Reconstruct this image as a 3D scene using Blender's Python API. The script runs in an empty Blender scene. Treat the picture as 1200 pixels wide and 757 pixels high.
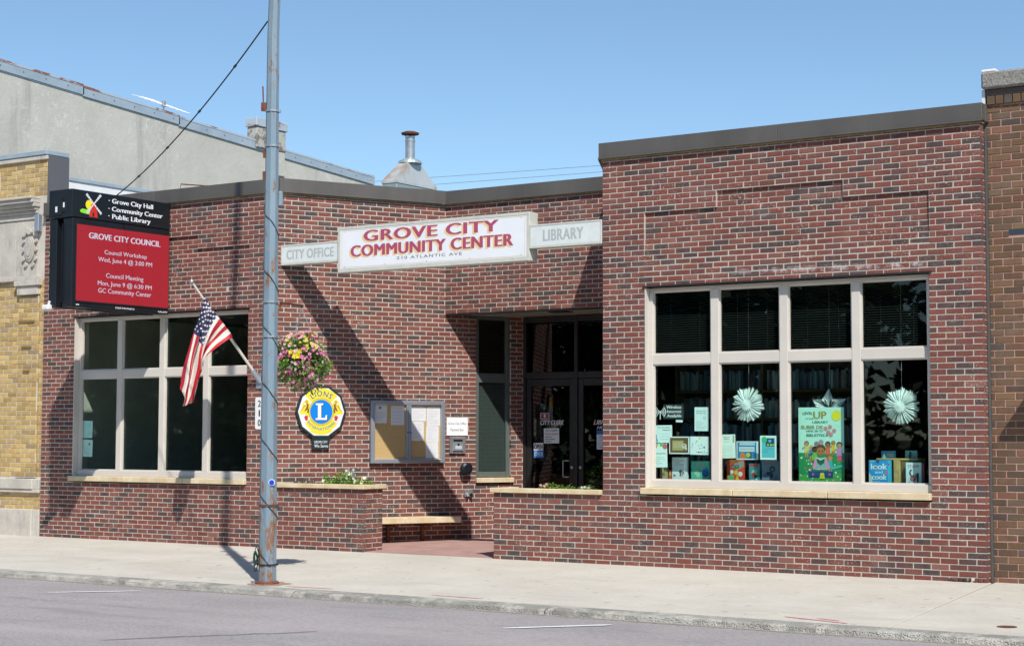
import bpy, math, random
from mathutils import Vector, Matrix
from mathutils.geometry import tessellate_polygon
R = math.radians
random.seed(7)
sc = bpy.context.scene
COL = sc.collection

# ---------------------------------------------------------------- camera
F, YAW, PITCH, ROLL = 2035.44, 0.591114, 0.065373, 0.002092
CAM = Vector((6.2110, -18.3945, 1.5503))
fw = Vector((-math.sin(YAW)*math.cos(PITCH), math.cos(YAW)*math.cos(PITCH), math.sin(PITCH)))
rt = Vector((math.cos(YAW), math.sin(YAW), 0)); upv = rt.cross(fw)
r2 = rt*math.cos(ROLL)+upv*math.sin(ROLL); u2 = -rt*math.sin(ROLL)+upv*math.cos(ROLL)
cd = bpy.data.cameras.new("camera"); cam = bpy.data.objects.new("camera", cd); COL.objects.link(cam)
cd.sensor_width = 36; cd.lens = F/1200*36; cd.clip_start = .1; cd.clip_end = 5000
M = Matrix((r2, u2, -fw)).transposed().to_4x4(); M.translation = CAM
cam.matrix_world = M; sc.camera = cam

# ---------------------------------------------------------------- sky, sun, exposure
SUN = Vector((1.10, -1.0, 1.60)).normalized()          # towards the sun
w = bpy.data.worlds.new("World"); sc.world = w; w.use_nodes = True
nt = w.node_tree; bg = nt.nodes['Background']
sky = nt.nodes.new('ShaderNodeTexSky'); sky.sky_type = 'NISHITA'; sky.sun_disc = False
sky.sun_elevation = math.asin(SUN.z); sky.sun_rotation = math.atan2(SUN.x, SUN.y)
sky.air_density = .90; sky.dust_density = .05; sky.ozone_density = 4.6; sky.altitude = 500
tn = nt.nodes.new('ShaderNodeVectorMath'); tn.operation = 'MULTIPLY'; tn.inputs[1].default_value = (1.04, 1.045, .96)
nt.links.new(sky.outputs[0], tn.inputs[0]); nt.links.new(tn.outputs[0], bg.inputs[0]); bg.inputs[1].default_value = 0.133
sl = bpy.data.lights.new("sun", 'SUN'); sl.energy = 4.7; sl.angle = R(.5); sl.color = (1, .955, .89)
so = bpy.data.objects.new("sun", sl); COL.objects.link(so)
so.rotation_euler = (-SUN).to_track_quat('-Z', 'Y').to_euler(); so.location = (0, -10, 30)
sc.view_settings.view_transform = 'Standard'; sc.view_settings.look = 'None'
sc.view_settings.exposure = 0.12; sc.view_settings.gamma = 1
sc.cycles.max_bounces = 8; sc.cycles.transparent_max_bounces = 16

# ---------------------------------------------------------------- materials
def srgb(r, g, b):
    f = lambda c: (c/255/12.92 if c/255 <= .04045 else ((c/255+.055)/1.055)**2.4)
    return (f(r), f(g), f(b))
class NT:
    def __init__(s, name):
        s.m = bpy.data.materials.new(name); s.m.use_nodes = True; s.t = s.m.node_tree
        s.b = s.t.nodes['Principled BSDF']; s.out = s.t.nodes['Material Output']
        s.pos = s.t.nodes.new('ShaderNodeNewGeometry').outputs['Position']
    def n(s, t, **k):
        x = s.t.nodes.new(t)
        for a, v in k.items(): setattr(x, a, v)
        return x
    def l(s, a, b): s.t.links.new(a, b)
    def noise(s, scale, detail=4, rough=.55, vec=None, sc3=None):
        x = s.n('ShaderNodeTexNoise'); x.inputs['Scale'].default_value = scale
        x.inputs['Detail'].default_value = detail; x.inputs['Roughness'].default_value = rough
        v = vec or s.pos
        if sc3:
            mp = s.n('ShaderNodeMapping'); mp.inputs['Scale'].default_value = sc3; s.l(v, mp.inputs[0]); v = mp.outputs[0]
        s.l(v, x.inputs['Vector']); return x.outputs['Fac']
    def ramp(s, fac, *st):
        x = s.n('ShaderNodeValToRGB'); cr = x.color_ramp
        while len(cr.elements) < len(st): cr.elements.new(.5)
        for e, (p, c) in zip(cr.elements, st):
            e.position = p; e.color = (*c, 1) if isinstance(c, tuple) else (c, c, c, 1)
        s.l(fac, x.inputs[0]); return x.outputs[0]
    def mix(s, fac, a, b, mode='MIX'):
        x = s.n('ShaderNodeMix', data_type='RGBA', blend_type=mode)
        for i, v in ((0, fac), (6, a), (7, b)):
            if isinstance(v, (int, float)): x.inputs[i].default_value = v
            elif isinstance(v, tuple): x.inputs[i].default_value = (*v, 1) if len(v) == 3 else v
            else: s.l(v, x.inputs[i])
        return x.outputs[2]
    def math(s, op, a, b=0.):
        x = s.n('ShaderNodeMath', operation=op)
        for i, v in ((0, a), (1, b)):
            if isinstance(v, (int, float)): x.inputs[i].default_value = v
            else: s.l(v, x.inputs[i])
        return x.outputs[0]
    def attr(s, name='Col'):
        return s.n('ShaderNodeAttribute', attribute_name=name)
    def set(s, col=None, rough=.7, metal=0., bump=None, bd=.002, bs=.5, spec=.4):
        if col is not None:
            if isinstance(col, tuple): s.b.inputs['Base Color'].default_value = (*col, 1)
            else: s.l(col, s.b.inputs['Base Color'])
        if isinstance(rough, (int, float)): s.b.inputs['Roughness'].default_value = rough
        else: s.l(rough, s.b.inputs['Roughness'])
        s.b.inputs['Metallic'].default_value = metal; s.b.inputs['Specular IOR Level'].default_value = spec
        if bump is not None:
            x = s.n('ShaderNodeBump'); x.inputs['Strength'].default_value = bs; x.inputs['Distance'].default_value = bd
            s.l(bump, x.inputs['Height']); s.l(x.outputs[0], s.b.inputs['Normal'])
        return s.m
def plain(name, col, rough=.6, metal=0., var=.12, scale=6, spec=.4, dirt=None):
    t = NT(name); nz = t.noise(scale, 5)
    c = t.mix(t.ramp(nz, (.3, 0.), (.7, 1.)), tuple(x*(1-var) for x in col), tuple(min(1, x*(1+var)) for x in col))
    if dirt:
        d = t.ramp(t.noise(scale*2.3, 6, .65), (.52, 0.), (.68, 1.)); c = t.mix(d, c, dirt)
    return t.set(c, rough, metal, spec=spec)

def brick_mat(name, dark, chip, chipamt=.66, streak=.5, band=False):
    t = NT(name); a = t.attr()
    big = t.noise(14, 3, .6); fine = t.noise(160, 4, .7); med = t.noise(45, 4, .6)
    # flashed, dark patches that come and go inside single bricks
    m = t.math('MULTIPLY', a.outputs['Alpha'], t.ramp(big, (.32, 1.), (.62, .25)))
    c = t.mix(m, a.outputs['Color'], dark)
    c = t.mix(t.ramp(t.noise(.55, 4, .6), (.35, .22), (.65, 0.)), c, t.mix(1., c, (.66, .66, .68), 'MULTIPLY'))
    c = t.mix(t.ramp(t.noise(1.5, 5, .7, sc3=(1.6, 1, .22)), (.54, 0.), (.74, .3)), c, t.mix(1., c, (.6, .6, .62), 'MULTIPLY'))
    c = t.mix(t.ramp(fine, (.3, 0.), (.75, .5)), c, t.mix(1., c, (1.45, 1.4, 1.4), 'MULTIPLY'))
    ch = t.math('MULTIPLY', t.ramp(med, (chipamt, 0.), (chipamt+.03, 1.)), t.ramp(t.noise(1.7, 2), (.45, 0.), (.62, 1.)))
    c = t.mix(t.math('MULTIPLY', ch, .75), c, chip)
    # white bloom of salts, loosest along the lower courses
    ef = t.math('MULTIPLY', t.ramp(t.noise(2.2, 6, .68, sc3=(1, 1, 1.8)), (.5, 0.), (.78, 1.)), streak)
    c = t.mix(t.math('MULTIPLY', ef, .34), c, (.5, .45, .42))
    if band:      # old white drip line on the courses above the big window
        sp = t.n('ShaderNodeSeparateXYZ'); t.l(t.pos, sp.inputs[0])
        zb = t.ramp(t.math('ABSOLUTE', t.math('SUBTRACT', sp.outputs['Z'], t.math('ADD', 3.46, t.math('MULTIPLY', sp.outputs['X'], -.012)))), (.0, 1.), (.045, 0.))
        xb = t.ramp(t.math('DIVIDE', t.math('ADD', sp.outputs['X'], 4.), 4.), (.1, 0.), (.4, 1.), (.82, 1.), (.87, 0.))
        k = t.math('MULTIPLY', t.math('MULTIPLY', zb, xb), t.ramp(t.noise(9, 5, .75), (.46, 0.), (.6, 1.)))
        c = t.mix(t.math('MULTIPLY', k, .8), c, (.62, .60, .60))
    return t.set(c, .86, bump=t.math('ADD', med, t.math('MULTIPLY', fine, .6)), bd=.0022, bs=.7, spec=.25)
def mortar_mat(name, a, b):
    t = NT(name); c = t.mix(t.ramp(t.noise(3.5, 5, .6), (.35, 0.), (.65, 1.)), a, b)
    c = t.mix(t.ramp(t.noise(220, 3), (.4, 0.), (.75, .45)), c, tuple(x*.6 for x in a))
    return t.set(c, .95, bump=t.noise(260, 3), bd=.0015, bs=.6, spec=.1)
MAT = {}
MAT['brick_red'] = brick_mat('red_brick', (.052, .047, .050), (.62, .5, .4), .61, .35, band=True)
MAT['brick_yellow'] = brick_mat('yellow_brick', (.26, .165, .06), (.62, .5, .3), .7, .6)
MAT['brick_brown'] = brick_mat('brown_brick', (.075, .055, .045), (.5, .3, .22), .7, .25)
MAT['mortar'] = mortar_mat('pale_mortar', (.49, .44, .37), (.585, .54, .47))
MAT['mortar_y'] = mortar_mat('cream_mortar', (.56, .52, .44), (.66, .62, .55))
MAT['mortar_b'] = mortar_mat('pink_mortar', (.50, .27, .22), (.56, .36, .31))
t = NT('limestone'); c = t.mix(t.ramp(t.noise(5, 6, .65), (.35, 0.), (.7, 1.)), (.56, .44, .26), (.72, .62, .44))
c = t.mix(t.ramp(t.noise(24, 5, .7), (.58, 0.), (.72, .6)), c, (.33, .28, .2))
MAT['limestone'] = t.set(c, .85, bump=t.noise(90, 4), bd=.002, spec=.2)
t = NT('grey_limestone'); c = t.mix(t.ramp(t.noise(3, 6, .65), (.35, 0.), (.7, 1.)), (.44, .41, .36), (.62, .58, .51))
c = t.mix(t.ramp(t.noise(9, 6, .7, sc3=(1, 1, .3)), (.55, 0.), (.75, .7)), c, (.24, .22, .2))
MAT['limestone_grey'] = t.set(c, .88, bump=t.noise(70, 4), bd=.003, spec=.2)
t = NT('coping_metal'); c = t.mix(t.ramp(t.noise(1.4, 5, .6, sc3=(1, 1, .4)), (.3, 0.), (.7, 1.)), (.105, .095, .085), (.15, .138, .125))
MAT['coping'] = t.set(c, .5, .25, bump=t.noise(2.2, 2), bd=.012, bs=.25)
MAT['frame_white'] = plain('painted_frame', (.60, .56, .50), .5, 0, .05, 3)
MAT['frame_bronze'] = plain('bronze_frame', (.035, .035, .034), .4, .4, .15)
MAT['frame_green'] = plain('green_grey_frame', (.13, .15, .14), .45, .2, .1)
MAT['soffit'] = plain('soffit_panel', (.30, .275, .235), .8, 0, .08, 2)
MAT['ochre_trim'] = plain('ochre_trim', (.30, .24, .12), .8, 0, .3, 5)
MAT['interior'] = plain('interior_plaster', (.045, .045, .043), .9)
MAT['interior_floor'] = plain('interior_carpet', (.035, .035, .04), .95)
MAT['shelfwood'] = plain('shelf_wood', (.12, .07, .035), .6, 0, .25, 9)
MAT['crate'] = plain('crate_wood', (.52, .36, .14), .6, 0, .3, 14)
MAT['blind'] = plain('dark_blind', (.014, .017, .017), .7)
MAT['roofing'] = plain('roofing', (.12, .12, .12), .9)
MAT['black_metal'] = plain('black_cabinet', (.013, .017, .022), .38, .2, .2, 2)
MAT['black_matt'] = plain('black_matt', (.008, .008, .009), .7)
MAT['white_sign'] = plain('white_sign_face', (.78, .80, .83), .45, 0, .03, 3)
MAT['cream_frame'] = plain('cream_sign_frame', (.56, .57, .51), .6, 0, .08, 4, dirt=(.50, .50, .44))
MAT['faded_sign'] = plain('faded_sign_face', (.66, .71, .69), .6, 0, .08, 7, dirt=(.7, .74, .73))
MAT['white'] = plain('white_enamel', (.78, .78, .78), .4, 0, .03)
MAT['alu'] = plain('brushed_aluminium', (.42, .47, .53), .38, .6, .08, 3)
MAT['steel'] = plain('galvanised_steel', (.5, .51, .52), .4, .75, .15, 8)
MAT['cork'] = plain('cork_board', (.60, .42, .19), .9, 0, .1, 60)
MAT['rust'] = plain('rusty_steel', (.16, .06, .035), .85, .2, .4, 14, dirt=(.22, .11, .05))
MAT['green_wire'] = plain('green_cable', (.01, .035, .03), .5)
MAT['black_wire'] = plain('black_cable', (.012, .012, .012), .6)
MAT['leaf'] = None
t = NT('printed_face'); MAT['print'] = t.set(t.attr().outputs['Color'], .45, spec=.4)
t = NT('leaf'); a = t.attr(); c = t.mix(t.ramp(t.noise(30, 3), (.3, 0.), (.7, .5)), a.outputs['Color'], t.mix(1., a.outputs['Color'], (1.5, 1.5, 1.2), 'MULTIPLY'))
MAT['leaf'] = t.set(c, .5, spec=.4); t.b.inputs['Transmission Weight'].default_value = 0
tr = t.n('ShaderNodeBsdfTranslucent'); t.l(c, tr.inputs[0]); ms = t.n('ShaderNodeMixShader'); ms.inputs[0].default_value = .3
t.l(t.b.outputs[0], ms.inputs[1]); t.l(tr.outputs[0], ms.inputs[2]); t.l(ms.outputs[0], t.out.inputs[0])
# LED screen: gives off its own light
t = NT('led_screen'); a = t.attr()
wv = t.n('ShaderNodeTexWave', wave_type='BANDS', bands_direction='Z'); wv.inputs["Scale"].default_value = 9; t.l(t.pos, wv.inputs['Vector'])
c = t.mix(t.ramp(wv.outputs['Fac'], (0., 0.), (1., .4)), a.outputs['Color'], t.mix(1., a.outputs['Color'], (.5, .5, .5), 'MULTIPLY'))
t.set(t.mix(.82, c, (.01, .01, .01)), .5); t.l(c, t.b.inputs['Emission Color']); t.b.inputs['Emission Strength'].default_value = .62
MAT['led'] = t.m
# glass
def glass(name, tint, base=.045, gloss=(1, 1, 1)):
    t = NT(name); t.t.nodes.remove(t.b)
    tb = t.n('ShaderNodeBsdfTransparent'); tb.inputs[0].default_value = (*tint, 1)
    g = t.n('ShaderNodeBsdfGlossy'); g.inputs['Roughness'].default_value = .012; g.inputs[0].default_value = (*gloss, 1)
    bm = t.n('ShaderNodeBump'); bm.inputs['Strength'].default_value = .05; bm.inputs['Distance'].default_value = .004
    t.l(t.noise(2.2, 2), bm.inputs['Height']); t.l(bm.outputs[0], g.inputs['Normal'])
    lw = t.n('ShaderNodeLayerWeight'); lw.inputs[0].default_value = .5
    f = t.math('ADD', t.math('MULTIPLY', t.math('POWER', lw.outputs['Facing'], 4.), .55), base)
    ms = t.n('ShaderNodeMixShader'); t.l(f, ms.inputs[0]); t.l(tb.outputs[0], ms.inputs[1]); t.l(g.outputs[0], ms.inputs[2])
    t.l(ms.outputs[0], t.out.inputs[0]); return t.m
MAT['glass'] = glass('window_glass', (.91, .985, .96), .026)
MAT['glass_door'] = glass('tinted_door_glass', (.62, .66, .64), .035)
MAT['glass_clear'] = glass('clear_cover', (.97, .97, .97), .02)
# ground surfaces
t = NT('sidewalk_concrete'); c = t.mix(t.ramp(t.noise(1.1, 5, .6), (.3, 0.), (.7, 1.)), (.54, .50, .425), (.64, .60, .52))
c = t.mix(t.ramp(t.noise(170, 3, .7), (.55, 0.), (.75, .55)), c, (.26, .24, .21))
c = t.mix(t.ramp(t.noise(.9, 6, .7, sc3=(.35, 1, 1)), (.52, 0.), (.72, .5)), c, (.38, .35, .29))
c = t.mix(t.ramp(t.noise(7, 2, .4), (.70, 0.), (.735, .55)), c, (.24, .22, .19))
c = t.mix(t.ramp(t.noise(18, 4, .7), (.35, .25), (.65, 0.)), c, (.36, .34, .3))
st = t.math('SUBTRACT', .62, t.math('MULTIPLY', t.n('ShaderNodeVectorMath', operation='DISTANCE').outputs['Value'], 1.))
MAT['sidewalk'] = t.set(c, .92, bump=t.noise(130, 4), bd=.002, bs=.5, spec=.2)
t = NT('kerb_aggregate'); vo = t.n('ShaderNodeTexVoronoi'); vo.inputs['Scale'].default_value = 75; t.l(t.pos, vo.inputs['Vector'])
c = t.mix(t.ramp(t.noise(4, 6, .7), (.42, 0.), (.54, 1.)), (.50, .475, .42), t.mix(.7, t.mix(.3, (.2, .195, .18), vo.outputs['Color'], 'OVERLAY'), (.33, .32, .28)))
c = t.mix(t.ramp(t.noise(.8, 3), (.45, 0.), (.65, .5)), c, (.5, .48, .43))
MAT['kerb'] = t.set(c, .95, bump=t.math('ADD', t.math('MULTIPLY', vo.outputs['Distance'], -1.), t.noise(30, 5)), bd=.012, bs=.9, spec=.15)
t = NT('asphalt'); c = t.mix(t.ramp(t.noise(.8, 5, .6), (.3, 0.), (.7, 1.)), (.32, .298, .295), (.41, .382, .376))
vo = t.n('ShaderNodeTexVoronoi'); vo.inputs['Scale'].default_value = 95; t.l(t.pos, vo.inputs['Vector'])
c = t.mix(.12, c, t.ramp(t.n('ShaderNodeSeparateColor').outputs[0], (0., .1), (1., .5)) if False else vo.outputs['Color'], 'SOFT_LIGHT')
c = t.mix(t.ramp(t.noise(75, 2, .6), (.64, 0.), (.72, .8)), c, (.55, .52, .5))
c = t.mix(t.ramp(t.noise(90, 3, .7), (.54, 0.), (.70, .75)), c, (.09, .08, .08))
c = t.mix(t.ramp(t.noise(1.3, 6, .7, sc3=(.3, 1.6, 1)), (.57, 0.), (.72, .6)), c, (.17, .16, .155))
c = t.mix(t.ramp(t.noise(26, 4, .75), (.46, 0.), (.62, .55)), c, (.20, .18, .175))
c = t.mix(t.ramp(t.noise(.35, 3, .6, sc3=(.15, 1.4, 1)), (.48, 0.), (.6, .35)), c, (.44, .38, .37))
MAT['asphalt'] = t.set(c, .9, bump=t.noise(150, 3), bd=.003, bs=.6, spec=.2)
MAT['red_concrete'] = plain('red_concrete', (.40, .245, .215), .85, 0, .14, 2.5, spec=.2, dirt=(.44, .33, .29))
t = NT('rough_concrete'); c = t.mix(t.ramp(t.noise(60, 5, .7), (.4, 0.), (.6, 1.)), (.16, .155, .14), (.36, .34, .31)); MAT['rough_concrete'] = t.set(c, .95, bump=t.noise(50, 5, .7), bd=.01, bs=.8, spec=.1)
MAT['soil'] = plain('soil', (.04, .028, .02), .95, 0, .4, 40)
MAT['earth'] = plain('earth', (.10, .11, .06), .95)
t = NT('road_paint'); MAT['road_paint'] = t.set(t.mix(t.ramp(t.noise(38, 5, .75), (.54, 0.), (.66, 1.)), (.80, .80, .79), (.36, .34, .33)), .8)
t = NT('pink_paint'); MAT['pink_paint'] = t.set(t.mix(t.ramp(t.noise(48, 5, .75), (.42, 0.), (.62, 1.)), (.78, .20, .26), (.5, .43, .38)), .85)
t = NT('rust_stain'); MAT['rust_stain'] = t.set(t.mix(t.ramp(t.noise(22, 5, .75), (.38, 0.), (.62, 1.)), (.26, .10, .06), (.44, .36, .30)), .9)
# stucco of the tall building: blotched, patched, streaked
t = NT('grey_stucco'); c = t.mix(t.ramp(t.noise(.7, 6, .65), (.3, 0.), (.7, 1.)), (.44, .43, .38), (.56, .545, .49))
sp = t.math('MULTIPLY', t.ramp(t.noise(5.5, 6, .75), (.55, 0.), (.6, 1.)), t.ramp(t.noise(.45, 2), (.46, 0.), (.62, 1.)))
c = t.mix(t.math('MULTIPLY', sp, .6), c, (.62, .64, .62))
c = t.mix(t.ramp(t.noise(.8, 4, .7, sc3=(1, 2.2, .25)), (.58, 0.), (.72, .4)), c, (.22, .22, .2))
MAT['stucco'] = t.set(c, .95, bump=t.noise(9, 6, .7), bd=.03, bs=.35, spec=.15)
t = NT('blue_flashing'); c = t.mix(t.ramp(t.noise(2, 5, .6, sc3=(1, 1, 1)), (.3, 0.), (.7, 1.)), (.36, .44, .50), (.48, .56, .62))
MAT['flashing'] = t.set(c, .5, .35)
t = NT('rusted_flashing'); c = t.mix(t.ramp(t.noise(1.3, 5, .65, sc3=(1, 1, 3)), (.54, 0.), (.60, 1.)), (.46, .53, .59), (.30, .12, .07))
MAT['flashing_rust'] = t.set(c, .6, .2)
t = NT('peeling_chimney'); c = t.mix(t.ramp(t.noise(3.5, 6, .7), (.5, 0.), (.56, 1.)), (.44, .44, .40), (.2, .17, .15))
c = t.mix(t.ramp(t.noise(6, 5, .7), (.62, 0.), (.66, .8)), c, (.5, .16, .1)); MAT['peeling'] = t.set(c, .9)
t = NT('hood_metal'); c = t.mix(t.ramp(t.noise(1.5, 4, .6), (.3, 0.), (.7, 1.)), (.55, .58, .56), (.68, .69, .66))
c = t.mix(t.ramp(t.noise(1.2, 5, .6, sc3=(1, 1, .45)), (.51, 0.), (.62, .9)), c, (.50, .29, .14)); MAT['hood'] = t.set(c, .45, .45)
MAT['hood_side'] = plain('hood_base_metal', (.36, .44, .45), .5, .4, .1, 3, dirt=(.34, .38, .36))
# blue grey paint with rust spots and long rust runs (utility pole)
t = NT('pole_paint'); c = t.mix(t.ramp(t.noise(3, 5, .6, sc3=(1, 1, .3)), (.3, 0.), (.7, 1.)), (.17, .245, .30), (.23, .31, .365))
c = t.mix(t.ramp(t.noise(26, 4, .7), (.68, 0.), (.72, .9)), c, (.42, .42, .38))
sx = t.n('ShaderNodeSeparateXYZ'); t.l(t.pos, sx.inputs[0])
low = t.ramp(t.math('DIVIDE', sx.outputs['Z'], 3.), (0., 1.), (.5, .22))
rm = t.ramp(t.math('ADD', t.noise(9, 6, .75, sc3=(1, 1, .35)), t.math('MULTIPLY', low, .14)), (.60, 0.), (.68, 1.))
c = t.mix(rm, c, (.24, .12, .06)); c = t.mix(t.ramp(t.noise(12, 5, .7, sc3=(1, 1, .5)), (.6, 0.), (.72, .5)), c, (.33, .36, .34))
MAT['pole'] = t.set(c, .55, .1, spec=.35)

# ---------------------------------------------------------------- mesh builder
def ident(v): return v
class MB:
    def __init__(s): s.v = []; s.f = []; s.c = []; s.mi = []; s.col = (1, 1, 1, 0); s.m = 0
    def add(s, vs, fs, col=None):
        o = len(s.v); s.v += [tuple(x) for x in vs]
        for f in fs: s.f.append([o+i for i in f]); s.c.append(col or s.col); s.mi.append(s.m)
    def box(s, x0, x1, y0, y1, z0, z1, col=None, P=ident):
        vs = [P((x, y, z)) for x in (x0, x1) for y in (y0, y1) for z in (z0, z1)]
        s.add(vs, [(0, 1, 3, 2), (4, 6, 7, 5), (0, 4, 5, 1), (2, 3, 7, 6), (0, 2, 6, 4), (1, 5, 7, 3)], col)
    def cbox(s, x0, x1, y0, y1, z0, z1, c=.004, col=None, P=ident):   # box with chamfered edges
        cx, cy, cz = (x0+x1)/2, (y0+y1)/2, (z0+z1)/2; a, b, d = (x1-x0)/2, (y1-y0)/2, (z1-z0)/2
        c = min(c, a*.45, b*.45, d*.45); vs = []; ix = {}
        for X in (-1, 1):
            for Y in (-1, 1):
                for Z in (-1, 1):
                    for k, (p, q, r) in enumerate(((a, b-c, d-c), (a-c, b, d-c), (a-c, b-c, d))):
                        ix[(X, Y, Z, k)] = len(vs); vs.append(P((cx+X*p, cy+Y*q, cz+Z*r)))
        g = lambda *k: ix[k]; fs = []
        for S in (-1, 1):
            fs.append([g(S, -1, -1, 0), g(S, 1, -1, 0), g(S, 1, 1, 0), g(S, -1, 1, 0)][::S])
            fs.append([g(-1, S, -1, 1), g(-1, S, 1, 1), g(1, S, 1, 1), g(1, S, -1, 1)][::S])
            fs.append([g(-1, -1, S, 2), g(1, -1, S, 2), g(1, 1, S, 2), g(-1, 1, S, 2)][::S])
        for A in (-1, 1):
            for B in (-1, 1):
                o = A*B
                fs.append([g(A, B, -1, 0), g(A, B, -1, 1), g(A, B, 1, 1), g(A, B, 1, 0)][::o])
                fs.append([g(A, -1, B, 2), g(A, 1, B, 2), g(A, 1, B, 0), g(A, -1, B, 0)][::-o] if o else None)
                fs.append([g(-1, A, B, 1), g(-1, A, B, 2), g(1, A, B, 2), g(1, A, B, 1)][::-o])
                for C in (-1, 1): fs.append([g(A, B, C, 0), g(A, B, C, 1), g(A, B, C, 2)])
        s.add(vs, fs, col)
    def tube(s, pts, r, n=8, col=None, cap=True):
        pts = [Vector(p) for p in pts]; rs = r if isinstance(r, (list, tuple)) else [r]*len(pts)
        vs = []; t0 = None
        for i, p in enumerate(pts):
            t = (pts[min(i+1, len(pts)-1)]-pts[max(i-1, 0)]).normalized()
            if t0 is None: a = t.orthogonal().normalized()
            else: a = (a-t*a.dot(t)).normalized()
            b = t.cross(a); t0 = t
            for k in range(n):
                an = 2*math.pi*k/n; vs.append(p+(a*math.cos(an)+b*math.sin(an))*rs[i])
        fs = [(i*n+k, i*n+(k+1) % n, (i+1)*n+(k+1) % n, (i+1)*n+k) for i in range(len(pts)-1) for k in range(n)]
        if cap: fs += [tuple(range(n))[::-1], tuple((len(pts)-1)*n+k for k in range(n))]
        s.add(vs, fs, col)
    def prism(s, pts, d0, d1, P, col=None):        # 2d outline on plane P from depth d0 to d1
        n = len(pts); vs = [P(u, v, d0) for u, v in pts]+[P(u, v, d1) for u, v in pts]
        fs = [(i, (i+1) % n, n+(i+1) % n, n+i) for i in range(n)]
        for tri in tessellate_polygon([[Vector((u, v, 0)) for u, v in pts]]):
            a, b, c = tri
            pa, pb, pc = pts[a], pts[b], pts[c]
            if (pb[0]-pa[0])*(pc[1]-pa[1])-(pb[1]-pa[1])*(pc[0]-pa[0]) < 0: a, b, c = c, b, a
            fs.append((n+a, n+b, n+c)); fs.append((c, b, a))
        s.add(vs, fs, col)
    def flat(s, pts, d, P, col=None):
        for a, b, c in tessellate_polygon([[Vector((u, v, 0)) for u, v in pts]]):
            pa, pb, pc = pts[a], pts[b], pts[c]
            if (pb[0]-pa[0])*(pc[1]-pa[1])-(pb[1]-pa[1])*(pc[0]-pa[0]) < 0: a, b, c = c, b, a
            s.add([P(*pts[i], d) for i in (a, b, c)], [(0, 1, 2)], col)
    def build(s, name, mat, parent=None, label=None, cat=None, group=None, kind=None, smooth=False, loc=None):
        if parent is not None:
            r = parent
            while r.parent: r = r.parent
            o0 = Vector(r.location)
        elif loc is not None: o0 = Vector(loc)
        else:
            xs = [v[0] for v in s.v]; ys = [v[1] for v in s.v]; zs = [v[2] for v in s.v]
            o0 = Vector(((min(xs)+max(xs))/2, (min(ys)+max(ys))/2, min(zs)))
        me = bpy.data.meshes.new(name)
        me.from_pydata([(x-o0.x, y-o0.y, z-o0.z) for x, y, z in s.v], [], s.f)
        at = me.attributes.new('Col', 'FLOAT_COLOR', 'FACE')
        at.data.foreach_set('color', [q for c in s.c for q in (tuple(c)+(0,))[:4]])
        for mm in (mat if isinstance(mat, (list, tuple)) else [mat]): me.materials.append(mm)
        if any(s.mi): me.polygons.foreach_set('material_index', s.mi)
        if smooth: me.polygons.foreach_set('use_smooth', [True]*len(me.polygons))
        me.update()
        ob = bpy.data.objects.new(name, me); COL.objects.link(ob)
        if parent is not None: ob.parent = parent
        else: ob.location = o0
        tag(ob, label, cat, group, kind); return ob
def tag(o, label=None, cat=None, group=None, kind=None):
    for k, v in (('label', label), ('category', cat), ('group', group), ('kind', kind)):
        if v: o[k] = v
    return o
def thing(name, loc, label, cat, group=None):
    o = bpy.data.objects.new(name, None); COL.objects.link(o); o.location = loc; o.empty_display_size = .2
    return tag(o, label, cat, group)
def sub(name, parent):
    o = bpy.data.objects.new(name, None); COL.objects.link(o); o.parent = parent; return o
class Plane:                       # u along a wall, v up, d out of it
    def __init__(s, o, u, v=(0, 0, 1)):
        s.o = Vector(o); s.u = Vector(u).normalized(); s.v = Vector(v).normalized(); s.n = s.u.cross(s.v)
    def __call__(s, u, v, d=0.): return s.o+s.u*u+s.v*v+s.n*d
    def b3(s, p): return s(p[0], p[2], p[1])       # for MB.box: x=u, y=depth, z=v
def disc(cx, cy, r, n=24, ry=None, a0=0.):
    return [(cx+r*math.cos(a0+2*math.pi*i/n), cy+(ry or r)*math.sin(a0+2*math.pi*i/n)) for i in range(n)]
def rect(a, b, c, d): return [(a, c), (b, c), (b, d), (a, d)]
_tc = {}
def text_mesh(body, bold, shear, spacing=1.):
    k = (body, 0, shear, spacing)
    if k not in _tc:
        cu = bpy.data.curves.new('t', 'FONT'); cu.body = body; cu.shear = shear; cu.space_character = spacing
        cu.resolution_u = 3; cu.fill_mode = 'FRONT'
        ob = bpy.data.objects.new('t', cu); COL.objects.link(ob)
        dg = bpy.context.evaluated_depsgraph_get(); me = bpy.data.meshes.new_from_object(ob.evaluated_get(dg))
        vs = [v.co.copy() for v in me.vertices]; fs = [tuple(p.vertices) for p in me.polygons]
        bpy.data.objects.remove(ob); bpy.data.curves.remove(cu); bpy.data.meshes.remove(me); _tc[k] = (vs, fs)
    return _tc[k]
def put_text(mb, P, body, u0, u1, v0, v1, d, col, bold=.02, shear=0., spacing=1., warp=None):
    if bold > .003:
        for k in (-2, -1, 1, 2):
            e = bold*(v1-v0)*.85*k
            if warp: put_text(mb, P, body, 0, 0, 0, 0, d+.000012*k, col, 0, shear, spacing, (lambda s_, t_, k=k: warp(s_+.06*bold*k, t_)))
            else: put_text(mb, P, body, u0+e, u1+e, v0, v1, d+.000012*k, col, 0, shear, spacing)
    vs, fs = text_mesh(body, bold, shear, spacing)
    a, b = min(v.x for v in vs), max(v.x for v in vs); c, e = min(v.y for v in vs), max(v.y for v in vs)
    q = []
    for v in vs:
        s_, t_ = (v.x-a)/(b-a), (v.y-c)/(e-c)
        x, y = (warp(s_, t_) if warp else (u0+(u1-u0)*s_, v0+(v1-v0)*t_)); q.append(P(x, y, d))
    mb.add(q, fs, col)

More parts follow.
